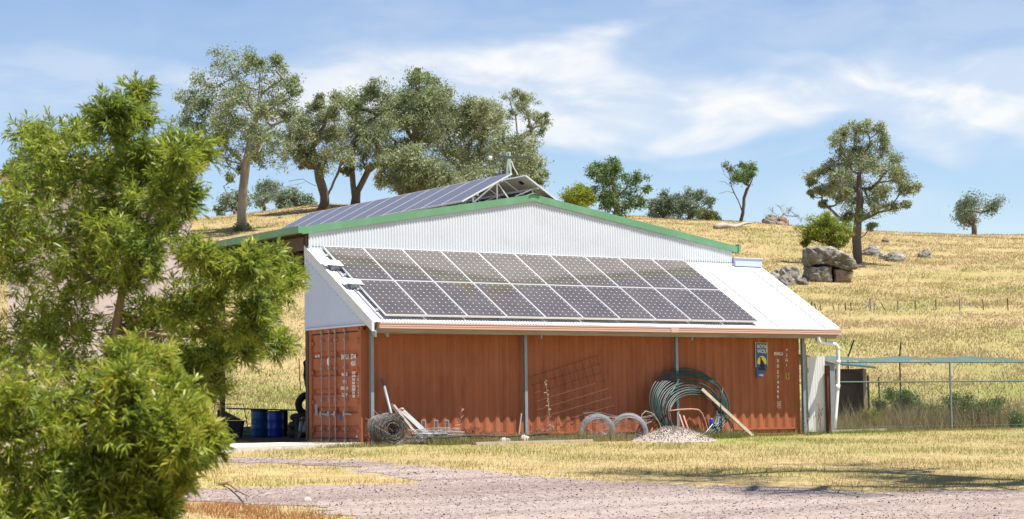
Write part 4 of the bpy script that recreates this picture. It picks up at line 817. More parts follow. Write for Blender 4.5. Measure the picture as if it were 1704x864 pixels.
tree('gum_tree', 'large gum tree with dark trunk standing behind the big split boulder', 141, 1428, [(1427, 430), (1425, 400), (1427, 370), (1431, 335), (1430, 290), (1432, 260)],
     [(1388,238,11),(1403,225,10),(1420,222,12),(1440,218,12),(1458,222,11),(1472,238,10),(1395,258,16),(1420,248,16),(1445,245,16),(1468,260,15),(1488,270,12),(1410,278,18),(1440,278,20),(1472,288,18),(1492,300,14),(1378,280,12),(1362,290,10),(1350,300,8),(1385,305,16),(1410,310,18),(1445,310,22),(1480,322,18),(1500,318,10),(1368,318,10),(1395,335,14),(1425,335,18),(1458,342,16),(1485,345,10),(1372,338,7),(1352,322,5),(1432,362,12),(1412,358,10),(1450,375,6),(1508,290,12),(1515,312,10),(1505,345,6)], .34, GG, BD, 26000, lsize=.19, limbs=[[(1427, 385), (1450, 360), (1480, 350)], [(1426, 392), (1405, 370), (1378, 345), (1366, 338)], [(1428, 440), (1420, 425), (1416, 410)]], fill=.5)
tree('round_tree', 'bright green bushy tree growing over the big split boulder', 129.5, 1378, [(1376, 415)], [(1343,386,13),(1358,374,13),(1376,368,12),(1394,374,13),(1409,386,12),(1372,388,16),(1392,394,14),(1355,396,12),(1385,404,11),(1342,400,6),(1404,402,8),(1365,380,12),(1380,378,13)], .14, M['lime'], BD, 13000, lsize=.15, dz=.5)
tree('distant_tree', 'hazy tree on the far skyline at the right edge', 215, 1620, [(1620, 365)], [(1600,350,16),(1620,340,18),(1642,352,15),(1615,362,14)], .3, GF, BD, 3500, lsize=.3)
tree('bare_bush', 'leafless grey bush behind the pale skyline boulder', 189, 1297, [(1298, 362)], [(1285,352,7),(1298,345,8),(1312,352,7),(1325,360,6),(1305,356,6),(1275,362,4),(1335,364,4)], .06, GF, M['wire'], 160, lsize=.15, cat='bush', subn=12, dz=.4)
# tree to the right of the driveway whose shade falls on the verge (it stands outside the picture)
def worldtree(name, label, base, r0, H, Rc, n, leafm, seedn=22):
    b = np.array([base[0], base[1], gz(*base)-.1]); tk = [b+np.array([.1, .1, H*.25]), b+np.array([-.2, .2, H*.45])]
    bl = []
    for _ in range(seedn):
        v = rng.normal(0, 1, 3); v /= np.linalg.norm(v); v[2] *= .55; bl.append(np.array([*(b+np.array([0, 0, H*.72])+v*Rc*rng.uniform(.35, 1)), Rc*.26]))
    pos, par, rad, ends = skeleton(b, tk, bl, r0, 6); root = empty(name, b); tag(root, label, 'tree')
    mb = MB(); skel_mesh(pos, par, rad, mb); shift(mb.build('trunk', BK, root, True), root)
    c = link('crown', fast_mesh('crown', leaf_quads(ends, n, .13, .25, droop=.5), 4), leafm, root); shift(c, root)
bx_, by_ = from_tr(30.3, 9.3)
worldtree('shade_tree', 'tree beside the driveway whose dappled shade crosses the right verge', (bx_, by_), .3, 17.2, 4.3, 30000, M['bottle_far'], 22)

# ------------------------------------------------------------------ boulders
def rough_rock(o, st, sz, lv=2):
    sb = o.modifiers.new('sub', 'SUBSURF'); sb.subdivision_type = 'SIMPLE'; sb.levels = sb.render_levels = lv
    for k_, (a, b) in enumerate(((st, sz), (st*.4, sz*.3))):
        tx = bpy.data.textures.new('rocky', 'CLOUDS'); tx.noise_scale = b; tx.noise_depth = 4; d_ = o.modifiers.new('d', 'DISPLACE'); d_.texture = tx; d_.strength = a; d_.mid_level = .5; d_.texture_coords = 'LOCAL'
    for p in o.data.polygons: p.use_smooth = True
    return o
M['granite'] = mat('granite', (.17, .15, .12), .95, 0, .6, 1.6, bump=.9, bscale=7, stain=(.44, .42, .36), stain_amt=.95, sscale=1.6)
M['granite_warm'] = mat('granite_warm', (.26, .18, .12), .95, 0, .4, 2.2, bump=.8, bscale=6, stain=(.24, .22, .18), stain_amt=.8, sscale=1.3)
def rock(name, t, px, py, w, h, label, m=None, d=None, parts=1, group=None, cat='boulder', seed=0, slab=False):
    P = gpx(px, t); sc = t/FPX; W_, H_ = w*sc, h*sc; D_ = (d or .8)*W_
    n1, n2 = 26, 16; th_ = np.linspace(0, 2*np.pi, n1, endpoint=False); ph_ = np.linspace(-.5, 1, n2)*np.pi/2
    V = []; e = .6 if slab else .8
    sg_ = lambda a, p: np.sign(a)*np.abs(a)**p
    for p in ph_:
        for q in th_:
            V.append((sg_(np.cos(p), e)*sg_(np.cos(q), e), sg_(np.cos(p), e)*sg_(np.sin(q), e), sg_(np.sin(p), e)))
    V = np.array(V); s = seed*3.1
    nz = .10*np.sin(V[:, 0]*2.3+s)+.09*np.sin(V[:, 1]*3.1+s*2+V[:, 2]*2)+.07*np.sin(V[:, 2]*4.7+V[:, 0]*3.+s)+.04*np.sin(V[:, 0]*9+V[:, 1]*7+s)+.03*np.sin(V[:, 2]*13+V[:, 0]*11+s)
    V = V*(1+nz)[:, None]
    ax, ay = np.array([RH[0], RH[1], 0]), np.array([FH[0], FH[1], 0]); z0 = V[:, 2].min()
    Wd = P+ax*(V[:, :1]*W_/2)+ay*(V[:, 1:2]*D_/2)+np.array([0, 0, 1])*((V[:, 2:]*H_*.85))
    mb = MB(); I = np.arange(n1*n2).reshape(n2, n1); F = [(I[i, j], I[i, (j+1) % n1], I[i+1, (j+1) % n1], I[i+1, j]) for i in range(n2-1) for j in range(n1)]
    mb.add(Wd, F+[tuple(I[-1])]); return mb, P
def rock_obj(*a, **k):
    mb, P = rock(*a, **k); o = mb.build(a[0], k.get('m') or M['granite'], smooth=True); rough_rock(o, (a[4])*a[1]/FPX*.35, a[4]*a[1]/FPX*.4, 1); tag(o, a[6], k.get('cat', 'boulder'), k.get('group')); return o
# the big split boulder: cap and two lower blocks
tb = 126.; R0 = gpx(1381, tb); big = empty('split_boulder', R0); tag(big, 'big lichened granite boulder split across the middle with orange lower faces', 'boulder')
def block(pts, d0, d1, m, sd, tt=tb):
    # outline traced at its own distance, given real depth and worn edges
    pts = [at(x, y, tt) for x, y in pts]; c = np.mean(pts, 0); n = len(pts); dv = np.array([FH[0], FH[1], 0]); mb = MB(); V = []; rings = ((.05, -.03), (.25, -.035), (.45, -.03), (.66, -.03), (.86, -.02), (.96, .03), (1.0, .10), (1.0, .4), (1.0, .7), (.93, .93), (.78, 1.05))
    fine = []
    for i in range(n):
        for u in (0, .25, .5, .75): fine.append(pts[i]*(1-u)+pts[(i+1) % n]*u)
    fine = np.array(fine); m_ = len(fine); kk = np.arange(m_)
    for s, w in rings:
        j = (.06*np.sin(kk*1.3+sd+w*9)+.05*np.sin(kk*.6+w*5+sd*2))*min(1, s*1.2); V += list(c+(fine-c)*(s+j*.4)[:, None]+dv*(d0+(d1-d0)*w+j[:, None]*1.))
    F = [(a*m_+i, a*m_+(i+1) % m_, (a+1)*m_+(i+1) % m_, (a+1)*m_+i) for a in range(len(rings)-1) for i in range(m_)]
    F += [tuple(range(m_-1, -1, -1)), tuple(range((len(rings)-1)*m_, len(rings)*m_))]; mb.add(V, F); return mb
rough_rock(part(block([(1344, 413), (1360, 409), (1383, 411), (1402, 420), (1420, 430), (1424, 446), (1410, 450), (1392, 445), (1385, 442), (1366, 441), (1352, 442), (1345, 430)], -.35, 3.0, M['granite'], 1.), 'rock_cap', M['granite'], big), .5, 1.3)
rough_rock(part(block([(1347, 444), (1366, 443), (1384, 444), (1386, 474), (1368, 471), (1346, 465), (1345, 452)], -.32, 2.6, M['granite_warm'], 2.), 'rock_block', M['granite'], big), .5, 1.3)
rough_rock(part(block([(1387, 446), (1410, 452), (1419, 452), (1414, 476), (1400, 478), (1388, 475)], -.26, 2.6, M['granite_warm'], 3.), 'rock_block', M['granite_warm'], big), .5, 1.3)
for i, (px0, w, h, t, lb_) in enumerate(((1298, 26, 15, 125, 'leftmost low grey rock left of the big split boulder'), (1318, 30, 24, 124, 'widest pale grey rock in the cluster left of the split boulder'), (1312, 22, 13, 122.5, 'small front rock in the cluster left of the split boulder'), (1337, 16, 10, 123, 'small rock touching the foot of the split boulder'))):
    rock_obj('boulder', t, px0, 0, w*1.15, h*1.3, lb_, seed=i+3, group='grey rocks left of the split boulder')
rock_obj('boulder', 187, 1288, 0, 26, 16, 'pale round boulder on the hill crest in front of the bare bush', seed=11); rock_obj('boulder', 188, 1307, 0, 24, 14, 'darker broken boulder on the crest, right of the pale round one', seed=13, m=M['granite_warm'])
for i, (px0, w, h, t, lb_) in enumerate(((1437, 12, 6, 150, 'small rock just right of the large gum trunk'), (1457, 24, 12, 150, 'dark humped rock on the slope right of the large gum'), (1475, 16, 8, 147, 'low flat rock between the two dark rocks on the right slope'), (1495, 26, 10, 145, 'wide dark rock farthest right on the slope'), (1478, 10, 5, 168, 'tiny rock high on the right slope'), (1545, 20, 9, 150, 'grey rock near the right border of the hill'))):
    rock_obj('boulder', t, px0, 0, w*1.2, h*1.5, lb_, seed=i+20, group='rocks on the slope right of the large gum')
rock_obj('boulder', 175, 468, 0, 9, 4, 'small grey rock on the left crest between the gum trunks', seed=31)
a_, b_ = at(1191, 387, 172), at(1251, 379, 178); a_[2] = gz(a_[0], a_[1])+.15; b_[2] = gz(b_[0], b_[1])+.25
mb = MB(); q = [a_*(1-u)+b_*u+np.array([0, 0, .12*math.sin(u*9)]) for u in np.linspace(0, 1, 9)]; mb.tube(q, [.28, .25, .22, .2, .2, .17, .15, .12, .08], 8); tag(mb.build('fallen_log', M['wood_grey'], smooth=True), 'bleached fallen log lying on the grassy hill crest', 'log')

# ------------------------------------------------------------------ wire fence on the hillside
fr_ = empty('wire_fence', gpx(1400, 112)); tag(fr_, 'old wire fence with thin leaning posts across the right hillside', 'fence')
fp = []
for px0, y0, y1, lean_, w in ((1335, 482, 492, -3, .05), (1353, 497, 512, 0, .05), (1362, 485, 497, -4, .05), (1368, 495, 507, -1, .04), (1391, 488, 500, -3, .05), (1398, 500, 511, 0, .04), (1409, 494, 508, 0, .06), (1419, 490, 504, -1, .05), (1451, 492, 513, 0, .11), (1457, 497, 512, 0, .04), (1478, 497, 511, -10, .04), (1497, 495, 511, 0, .10), (1525, 495, 511, 1, .05), (1560, 494, 511, 0, .05), (1600, 493, 512, 0, .1), (1640, 494, 512, -2, .05), (1680, 492, 512, 0, .06)):
    t = 106.; P = gpx(px0, t); hh = (y1-y0)*t/FPX; mb = MB(); tp2 = P+np.array([RH[0], RH[1], 0])*lean_*t/FPX+np.array([0, 0, hh]); mb.tube([P-np.array([0, 0, .2]), tp2], w*.55, 6); part(mb, 'post', M['wood_grey'] if w > .06 else M['rust'], fr_); fp.append(P)
fp.sort(key=lambda q: to_tr(q[0], q[1])[1])
for z in (.2, .38, .56):
    mb = MB(); mb.tube([q+np.array([0, 0, z]) for q in fp], .0018, 4); part(mb, 'wire', M['wire'], fr_)
mb = MB(); P = gpx(1440, 106); q = gpx(1450, 106); mb.tube([P+np.array([0, 0, .15]), q+np.array([0, 0, .42])], .045, 6); part(mb, 'strut', M['wood_grey'], fr_)
exec_marker2 = 1

# ------------------------------------------------------------------ things under the open shed
def hit(px0, py0, z=0.):
    d = ray(px0, py0); t = (z-CAM[2])/d[2]; return CAM+t*d
def barrel(px0, t, r, h, m, label, lids=True):
    P = gpx(px0, t); o = empty('barrel', P); tag(o, label, 'barrel', 'barrels under the open shed')
    mb = MB(); mb.lathe([(r*.93, .0), (r*.98, .03), (r, .08), (r, h*.30), (r*1.03, h*.33), (r, h*.36), (r, h*.64), (r*1.03, h*.67), (r, h*.7), (r, h-.08), (r*.97, h-.02), (r*.97, h), (r*.92, h), (r*.92, h-.03)], P, 28); part(mb, 'body', m, o, True)
    mb = MB(); mb.lathe([(r*.99, h-.05), (r*1.02, h-.045), (r*1.02, h-.01), (r*.99, h-.005)], P, 28); part(mb, 'rim', M['black_plastic'], o, True); return o
barrel(431.5, 58., .245, .80, M['blue_plastic'], 'dull dark blue barrel, left one of the pair under the board')
barrel(458, 57.2, .225, .76, M['bright_blue'], 'bright blue plastic barrel, right one of the pair under the board')
barrel(472, 58.6, .12, .78, M['black_plastic'], 'narrow black drum tucked behind the bright blue barrel')
mb = MB(); a = at(383, 680, 58.3); b = at(505, 683, 57.6); mb.bar(a, b, .5, .035); tag(mb.build('board', M['black_plastic']), 'long dark board lying flat across the blue barrels', 'board')
tr_ = empty('trough', gpx(380, 57)); tag(tr_, 'black plastic trough with raised sloping lid left of the barrels', 'trough')
P = gpx(378, 56.6); ex = np.array([RH[0], RH[1], 0]); ey = np.array([FH[0], FH[1], 0]); ez = np.array([0, 0, 1.])
def obox(mb, P, a0, a1, b0, b1, c0, c1, t0=1., t1=1.):
    V = []
    for c, s in ((c0, t0), (c1, t1)):
        for a, b in ((a0, b0), (a1, b0), (a1, b1), (a0, b1)):
            ca, cb = (a0+a1)/2, (b0+b1)/2; V.append(P+ex*(ca+(a-ca)*s)+ey*(cb+(b-cb)*s)+ez*c)
    mb.add(V, [(0, 3, 2, 1), (4, 5, 6, 7), (0, 1, 5, 4), (1, 2, 6, 5), (2, 3, 7, 6), (3, 0, 4, 7)])
mb = MB(); obox(mb, P, -.42, .46, -.3, .3, .0, .46, .82, 1.); part(mb, 'tub', M['black_plastic'], tr_)
mb = MB(); obox(mb, P, -.46, .50, -.33, .33, .462, .49); part(mb, 'rim', M['black_rubber'], tr_)
mb = MB(); A_ = [P+ex*-.25+ez*.50, P+ex*.42+ez*.50, P+ex*-.20+ez*.83, P+ex*-.25+ez*.80]; V = [q+ey*s for s in (-.25, .25) for q in A_]; mb.add(V, [(0, 1, 2, 3), (7, 6, 5, 4), (0, 4, 5, 1), (1, 5, 6, 2), (2, 6, 7, 3), (3, 7, 4, 0)]); part(mb, 'lid', M['black_plastic'], tr_)
trl = empty('trailer', gpx(385, 60)); tag(trl, 'small trailer with thin pipe rail standing behind the black trough', 'trailer')
mb = MB(); t = 60.
def pl3(pts, r, t_=t): mb.tube([at(x, y, t_) for x, y in pts], r, 6)
pl3([(358, 673), (405, 672.5)], .012); pl3([(405, 672.5), (413, 715)], .014); pl3([(370, 673), (371.5, 690)], .012); pl3([(358, 673), (352, 700)], .012); part(mb, 'rail', M['rust'], trl)
mb = MB(); obox(mb, at(385, 727, 60.)*[1, 1, 0]+[0, 0, .10], -.5, .55, -.4, .4, .0, .09); part(mb, 'deck', M['netting'], trl)
for s in (-.35, .35):
    mb = MB(); P = at(388, 727, 60.); P[2] = .13; Q = P+ey*s; mb.tube([Q-ey*.05, Q+ey*.05], .13, 16); part(mb, 'wheel', M['black_rubber'], trl)
# stacked tyres / machine seen as a dark shape beside the container corner
def torus(mb, c, axis, R, r, n=28, m=8):
    axis = np.array(axis, float)/np.linalg.norm(axis); u = np.cross(axis, [0, 0, 1.]); 
    if np.linalg.norm(u) < .1: u = np.array([1., 0, 0])
    u /= np.linalg.norm(u); v = np.cross(axis, u); pts = [c+R*(math.cos(a)*u+math.sin(a)*v) for a in np.linspace(0, 2*math.pi, n, endpoint=False)]
    mb.tube(pts, r, m, closed=True)
Pt = gpx(503, 56)
for i, (dx, z, ax_, R, r, lb_) in enumerate(((0, .12, (0, 0, 1), .33, .12, 'bottom tyre of the dark pile beside the container corner'), (.03, .35, (.05, 0, 1), .33, .11, 'middle tyre of the dark pile beside the container corner'), (.06, .57, (-.05, .04, 1), .31, .11, 'upper tyre of the dark pile beside the container corner'), (.14, .93, (.2, .97, .1), .26, .10, 'top tyre leaning upright on the dark pile'))):
    mb = MB(); torus(mb, Pt+ex*dx+ez*z, ax_, R, r)
    o = mb.build('tyre', M['black_rubber'], smooth=True); tag(o, lb_, 'tyre', 'tyres piled beside the container corner')
hp = [at(x, y, 55.) for x, y in ((512, 655), (509, 640), (506.5, 625), (507.5, 612), (506, 603), (509, 600), (514, 602))]
mb = MB(); mb.tube(hp, .035, 8); tag(mb.build('black_hose', M['black_rubber'], smooth=True), 'black hose curling upright beside the left post of the container', 'hose')
mb = MB(); A_ = np.array([[at(497+i*2.4+(j-3)*.6*(i-3)/3, 696+j*5.2-(2.5-abs(i-3))*1.2+(j*1.5 if i < 2 else 0), 52.)+ey*(.06*math.sin(i*1.9+j)+.03*i) for i in range(8)] for j in range(6)]); mb.grid(A_); o = mb.build('white_cloth', M['cloth'], smooth=True); tag(o, 'white cloth draped over a dark stand beside the container door', 'cloth')
mod = o.modifiers.new('thick', 'SOLIDIFY'); mod.thickness = .012
mb = MB(); P = gpx(510, 52.3)
for a in (-.28, .1):
    for b in (-.2, .2): obox(mb, P, a-.02, a+.02, b-.02, b+.02, 0, .5)
obox(mb, P, -.32, .14, -.25, .25, .5, .53); tag(mb.build('low_table', M['brown_timber']), 'low dark table partly hidden behind the container, cloth on top', 'table')
mb = MB(); mb.tube([at(500, 650, 62), at(497.5, 597, 62)], .015, 5); mb.tube([at(489, 650, 62), at(491, 640, 62)], .01, 5); tag(mb.build('thin_stake', M['rust']), 'thin rusty stake standing in the grass behind the tyres', 'stake')

# ------------------------------------------------------------------ clutter along the container
def gon(px0, Y):     # a ground point under column px0 at distance Y from the wall
    P = wp(px0, 740, Y); return np.array([P[0], Y, gz(P[0], Y)])
# big tangled roll of old fencing wire
c0 = gon(644, -.75); R = .37; mb = MB()
for k in range(210):
    rr = rng.uniform(.42, 1.0)*R; yo = rng.uniform(-.28, .28); tiltv = rng.normal(0, .09, 2); ph = rng.uniform(0, 6.28); n = 26; pts = []
    a = np.linspace(0, 2*np.pi*rng.uniform(.7, 1.02), n)+ph; w = rr*(1+.05*np.sin(a*rng.integers(2, 5)+ph))+rng.normal(0, .006, n)
    pts = np.stack([c0[0]+w*np.cos(a), c0[1]+yo+tiltv[0]*w*np.cos(a)+tiltv[1]*w*np.sin(a), c0[2]+.33+w*np.sin(a)*.92], -1); mb.tube(pts, .005, 3, cap=False)
for k in range(90):
    a = rng.uniform(0, 6.28); r0_ = rng.uniform(.3, .95)*R; p = c0+np.array([r0_*math.cos(a), rng.uniform(-.36, .3), .33+r0_*math.sin(a)]); mb.tube([p, p+rng.normal(0, .09, 3), p+rng.normal(0, .14, 3)], .0035, 3, cap=False)
tag(mb.build('wire_roll', M['wire']), 'big tangled roll of old grey fencing wire beside the left post', 'wire roll')
# flattened bundle of wire netting
c0 = gon(722, -.75); mb = MB()
for k in range(200):
    x = rng.uniform(-.62, .75); z = .03+rng.uniform(0, .22)*(1-abs(x)/1.1); p = c0+np.array([x, rng.uniform(-.28, .28), z]); n = 7
    q = np.cumsum(np.concatenate([[np.zeros(3)], rng.normal(0, 1, (n, 3))*[.075, .04, .035]]), 0); q[:, 2] = np.maximum(q[:, 2]+p[2], c0[2]+.01)-p[2]; mb.tube(p+q, .0042, 3, cap=False)
for k in range(14):
    z = .12+.012*k; mb.tube([c0+np.array([x, -.2+.03*k+.02*math.sin(x*6+k), z+.02*math.sin(x*4+k)+.05]) for x in np.linspace(-.55, .75, 9)], .005, 3, cap=False)
tag(mb.build('wire_netting', M['wire']), 'flattened bundle of old wire netting lying right of the big roll', 'wire netting')
# dry brush
def brush(px0, Y, w, h, n, label, m):
    c0 = gon(px0, Y); mb = MB()
    for k in range(n):
        x = rng.uniform(-w, w); a = rng.uniform(-1, 1); pts = [c0+np.array([x+a*u*.35, rng.uniform(-.05, .05)+rng.uniform(-.1, .1)*u, h*(1-abs(x)/w*.5)*math.sin(u*2.2)*rng.uniform(.8, 1.1)]) for u in (0, .25, .5, .75, 1)]; mb.tube(pts, .0035, 3, cap=False)
    tag(mb.build('dry_brush', m), label, 'dry brush', 'dry brush along the container')
brush(780, -.45, .42, .36, 80, 'dry brown brush heap against the container right of the vents', M['rust']); brush(820, -.4, .3, .26, 50, 'thin dry brush heap left of the middle post', M['twig']); brush(905, -.4, .42, .34, 46, 'scraggly bare vines climbing the wall right of the second post', M['twig']); brush(1215, -.5, .3, .22, 40, 'low dry brush at the foot of the leaning timber', M['wood_pale'])
# leaning grey pipe, planks and metal sheet
a = gon(658, -.62); a[2] += .55; b = wp(636.5, 632, -.10); mb = MB(); q = gon(664, -.9); mb.tube([q+[0, 0, .05], (q+b)/2, b], .034, 10); tag(mb.build('leaning_pipe', M['galv_dull'], smooth=True), 'grey pipe leaning steeply against the container above the wire roll', 'pipe')
for i, (x0, y0, x1, y1, w, m, lb_) in enumerate(((651, 672, 690, 738, .06, 'rust', 'dark rusty slat, steepest of the leaning scrap pile'), (655, 674, 702, 736, .05, 'wood_grey', 'thin grey slat second from the left in the leaning scrap pile'), (662, 682, 716, 734, .10, 'rust_pink', 'reddish board leaning in the middle of the scrap pile'), (668, 690, 722, 737, .05, 'wood_pale', 'pale thin stick under the reddish leaning board'), (671, 700, 706, 740, .045, 'wood_grey', 'short grey stick low in the leaning scrap pile'))):
    mb = MB(); mb.bar(wp(x0, y0, -.12-.03*i), gon(x1, -.55-.06*i)+[0, 0, .04+.01*i], w, .03, up=(0, 1, 0)); tag(mb.build('scrap_slat', M[m]), lb_, 'board', 'scrap boards leaning beside the wire roll')
a, b = wp(670, 684, -.22), gon(722, -.75)+[0, 0, .08]; mb = MB(); mb.bar(a, b, .13, .014, up=(0, 1., -.6)); tag(mb.build('metal_sheet', M['alu_dull']), 'long pale metal sheet lying sloped on top of the scrap boards', 'metal sheet')
mb = MB(); mb.lathe([(.03, -.02), (.05, 0), (.03, .03)], wp(669, 681, -.2), 8); tag(mb.build('pale_stone', M['stone_pale'], smooth=True), 'small pale stone resting at the top of the sloped metal sheet', 'stone')
# long black pipe on the ground, timber edging, stones
mb = MB(); q = [gon(x, -1.05)+[0, 0, .16+.02*math.sin(x*.05)] for x in (712, 740, 770, 800, 840, 880, 912)]; mb.tube(q, .024, 8); tag(mb.build('black_pipe', M['black_plastic'], smooth=True), 'long thin black pipe lying in the grass before the container', 'pipe')
mb = MB(); q = [gon(x, -.95)+[0, 0, .22-.0*x] for x in (694, 720, 744)]; mb.tube(q, .03, 8); tag(mb.build('dark_pipe', M['galv_dull'], smooth=True), 'short dark grey pipe resting on the flattened wire netting', 'pipe')
mb = MB(); mb.bar(gon(790, -1.7)+[0, 0, .03], gon(985, -1.55)+[0, 0, .03], .10, .07); tag(mb.build('edging_timber', M['wood_pale']), 'long half buried pale timber edging the grass before the container', 'timber')
mb = MB(); mb.bar(gon(895, -1.15)+[0, 0, .05], gon(935, -1.15)+[0, 0, .05], .09, .06); tag(mb.build('dark_block', M['galv_dull']), 'short dark grey block in the grass right of the second post', 'block')
mb = MB(); mb.bar(gon(862, -.20)+[0, 0, .0], wp(867.5, 688, -.14), .03, .03); tag(mb.build('wooden_peg', M['wood_grey']), 'short thin stake standing just left of the second post', 'stake')
def pebble(px0, Y, w, h, label, m, seed):
    P = gon(px0, Y); mb = MB(); n1, n2 = 14, 8; V = []
    for j in range(n2):
        p = (-.4+1.4*j/(n2-1))*math.pi/2
        for i in range(n1):
            q = 2*math.pi*i/n1; k = 1+.14*math.sin(3*q+seed+p*2)+.1*math.sin(5*q+seed*2); V.append(P+np.array([math.cos(p)*math.cos(q)*w/2*k, math.cos(p)*math.sin(q)*w*.35*k, math.sin(p)*h*k]))
    I = np.arange(n1*n2).reshape(n2, n1); mb.add(V, [(I[a, b], I[a, (b+1) % n1], I[a+1, (b+1) % n1], I[a+1, b]) for a in range(n2-1) for b in range(n1)]+[tuple(I[-1])]); o = mb.build('stone', m, smooth=True); tag(o, label, 'stone', 'stones in the grass before the container'); return o
pebble(840, -1.15, .34, .11, 'flat whitish stone just left of the second post', M['stone_pale'], 1); pebble(873, -1.15, .26, .15, 'pinkish rounded stone at the foot of the second post', M['stone_pale'], 2); pebble(788, -1.6, .09, .07, 'small dark stone at the left end of the timber edging', M['rust'], 3)
pebble(512, -14.0, .12, .05, 'small pale stone on the gravel at lower left', M['stone_pale'], 4)
# reinforcing mesh
m_ = empty('reinforcing_mesh', gon(950, -.4)); tag(m_, 'rusty square reinforcing mesh leaning tilted against the container', 'mesh panel')
TL, TR, BR, BL = (883, 627), (992, 592), (1022, 690), (908, 722); Yt, Yb = -.04, -.40; mb = MB(); rr_ = .0055
for i in range(10):
    u = i/9; a = np.array(TL)*(1-u)+np.array(TR)*u; b = np.array(BL)*(1-u)+np.array(BR)*u; mb.tube([wp(*a, Yt-.02), wp(*((a+b)/2), (Yt+Yb)/2), wp(*b, Yb)], rr_, 4, cap=False)
part(mb, 'upright_bars', M['rust'], m_); mb = MB()
for j in range(8):
    u = j/7; a = np.array(TL)*(1-u)+np.array(BL)*u; b = np.array(TR)*(1-u)+np.array(BR)*u; Y_ = Yt*(1-u)+Yb*u-.03; e = rng.uniform(-.02, .05); mb.tube([wp(*(a-(b-a)*e), Y_), wp(*(b+(b-a)*e), Y_)], rr_, 4, cap=False)
part(mb, 'cross_bars', M['rust'], m_)
# tall dry stalk
P0 = gon(918, -.55); pts = [wp(x, y, -.3) for x, y in ((916, 735), (917, 715), (914, 690), (911.5, 665), (909.5, 645), (908, 631))]; mb = MB(); mb.tube(pts, [.012, .01, .009, .008, .006, .003], 5)
for k in range(42):
    u = rng.uniform(.25, .98); i = min(int(u*5), 4); p = pts[i]*(1-(u*5-i))+pts[i+1]*(u*5-i); mb.tube([p, p+rng.normal(0, 1, 3)*[.035, .02, .03]], [.009, .006], 4)
tag(mb.build('dry_stalk', M['wood_pale']), 'tall dry seed stalk standing before the mesh panel', 'dry plant')
P0 = gon(770, -.5); mb = MB(); pts = [wp(x, y, -.3) for x, y in ((767, 735), (766, 715), (767, 695), (768, 678))]; mb.tube(pts, .006, 4)
for k in range(24):
    u = rng.uniform(.1, 1); i = min(int(u*3), 2); p = pts[i]*(1-(u*3-i))+pts[i+1]*(u*3-i); mb.tube([p, p+rng.normal(0, 1, 3)*[.05, .03, .05]], .005, 3)
tag(mb.build('dry_stalk', M['rust_pink']), 'thin reddish dry weed standing right of the wall vents', 'dry plant')
# wire mesh rolls
def mesh_roll(px0, py0, R, Ln, label, turn, nring, thick):
    Y = -.75; c = wp(px0, py0, Y); ax_ = np.array([math.sin(turn), math.cos(turn), 0]); u = np.cross(ax_, [0, 0, 1.]); v = np.array([0, 0, 1.]); o = empty('mesh_roll', gon(px0, Y)); tag(o, label, 'mesh roll', 'galvanised mesh rolls against the container')
    mb = MB()
    for k in range(nring):
        s = -Ln/2+Ln*k/(nring-1)
        for rr in (R, R*(1-thick*.5), R*(1-thick)): torus(mb, c+ax_*s, ax_+rng.normal(0, .05, 3), rr*rng.uniform(.93, 1.03), .0055, 30, 3)
    part(mb, 'hoops', M['wire_galv'], o); mb = MB()
    for rr in (R, R*(1-thick)):
        for a in np.linspace(0, 2*np.pi, 44, endpoint=False): mb.tube([c+ax_*-Ln/2+rr*(math.cos(a)*u+math.sin(a)*v), c+ax_*Ln/2+rr*(math.cos(a+.05)*u+math.sin(a+.05)*v)], .0035, 3, cap=False)
    for k in range(330):
        q_ = rng.uniform(-.8, .8)*R*(1-thick); zq = -R*rng.uniform(.1, .95)*math.sqrt(max(0, 1-(q_/R)**2)); p_ = c+ax_*rng.uniform(-Ln/2, Ln/2)+u*q_+v*zq; w_q = np.cumsum(rng.normal(0, .035, (4, 3)), 0); mb.tube([p_, p_+w_q[0], p_+w_q[1], p_+w_q[2], p_+w_q[3]], .003, 3, cap=False)
    part(mb, 'cross_wires', M['wire_galv'], o)
    mb = MB(); 
    for s in (-Ln/2, Ln/2):
        for j in range(5): torus(mb, c+ax_*(s+rng.uniform(-.04, .04)), ax_+rng.normal(0, .05, 3), R*(1-thick*j/4)*rng.uniform(.95, 1.03), .0055, 30, 4)
    part(mb, 'end_coil', M['wire_galv'], o)
mesh_roll(994, 718, .40, .30, 'left open galvanised mesh roll between the mesh panel and the pipe coil', .5, 6, .22)
mesh_roll(1046, 720, .44, .85, 'right wider galvanised mesh roll just left of the gravel pile', .62, 26, .16)
mb = MB()
for k in range(16):
    q = [wp(x, y+rng.uniform(-2, 2)+3*math.sin(k+x*.05)+k*1.1, -.95+.03*k) for x, y in ((970+k*1.2, 690), (1000, 688+k*.6), (1035, 693), (1070, 694+k), (1090-k, 690+k))]; mb.tube(q, .0035, 3, cap=False)
for k in range(22):
    q = [wp(975+k*5+rng.uniform(-3, 3), 690+rng.uniform(0, 3), -.9), wp(977+k*5+rng.uniform(-6, 6), 712, -1.0), wp(975+k*5+rng.uniform(-9, 9), 735, -1.05)]; mb.tube(q, .003, 3, cap=False)
tag(mb.build('loose_wire', M['wire']), 'loose fencing wire strung over the two mesh rolls', 'wire')
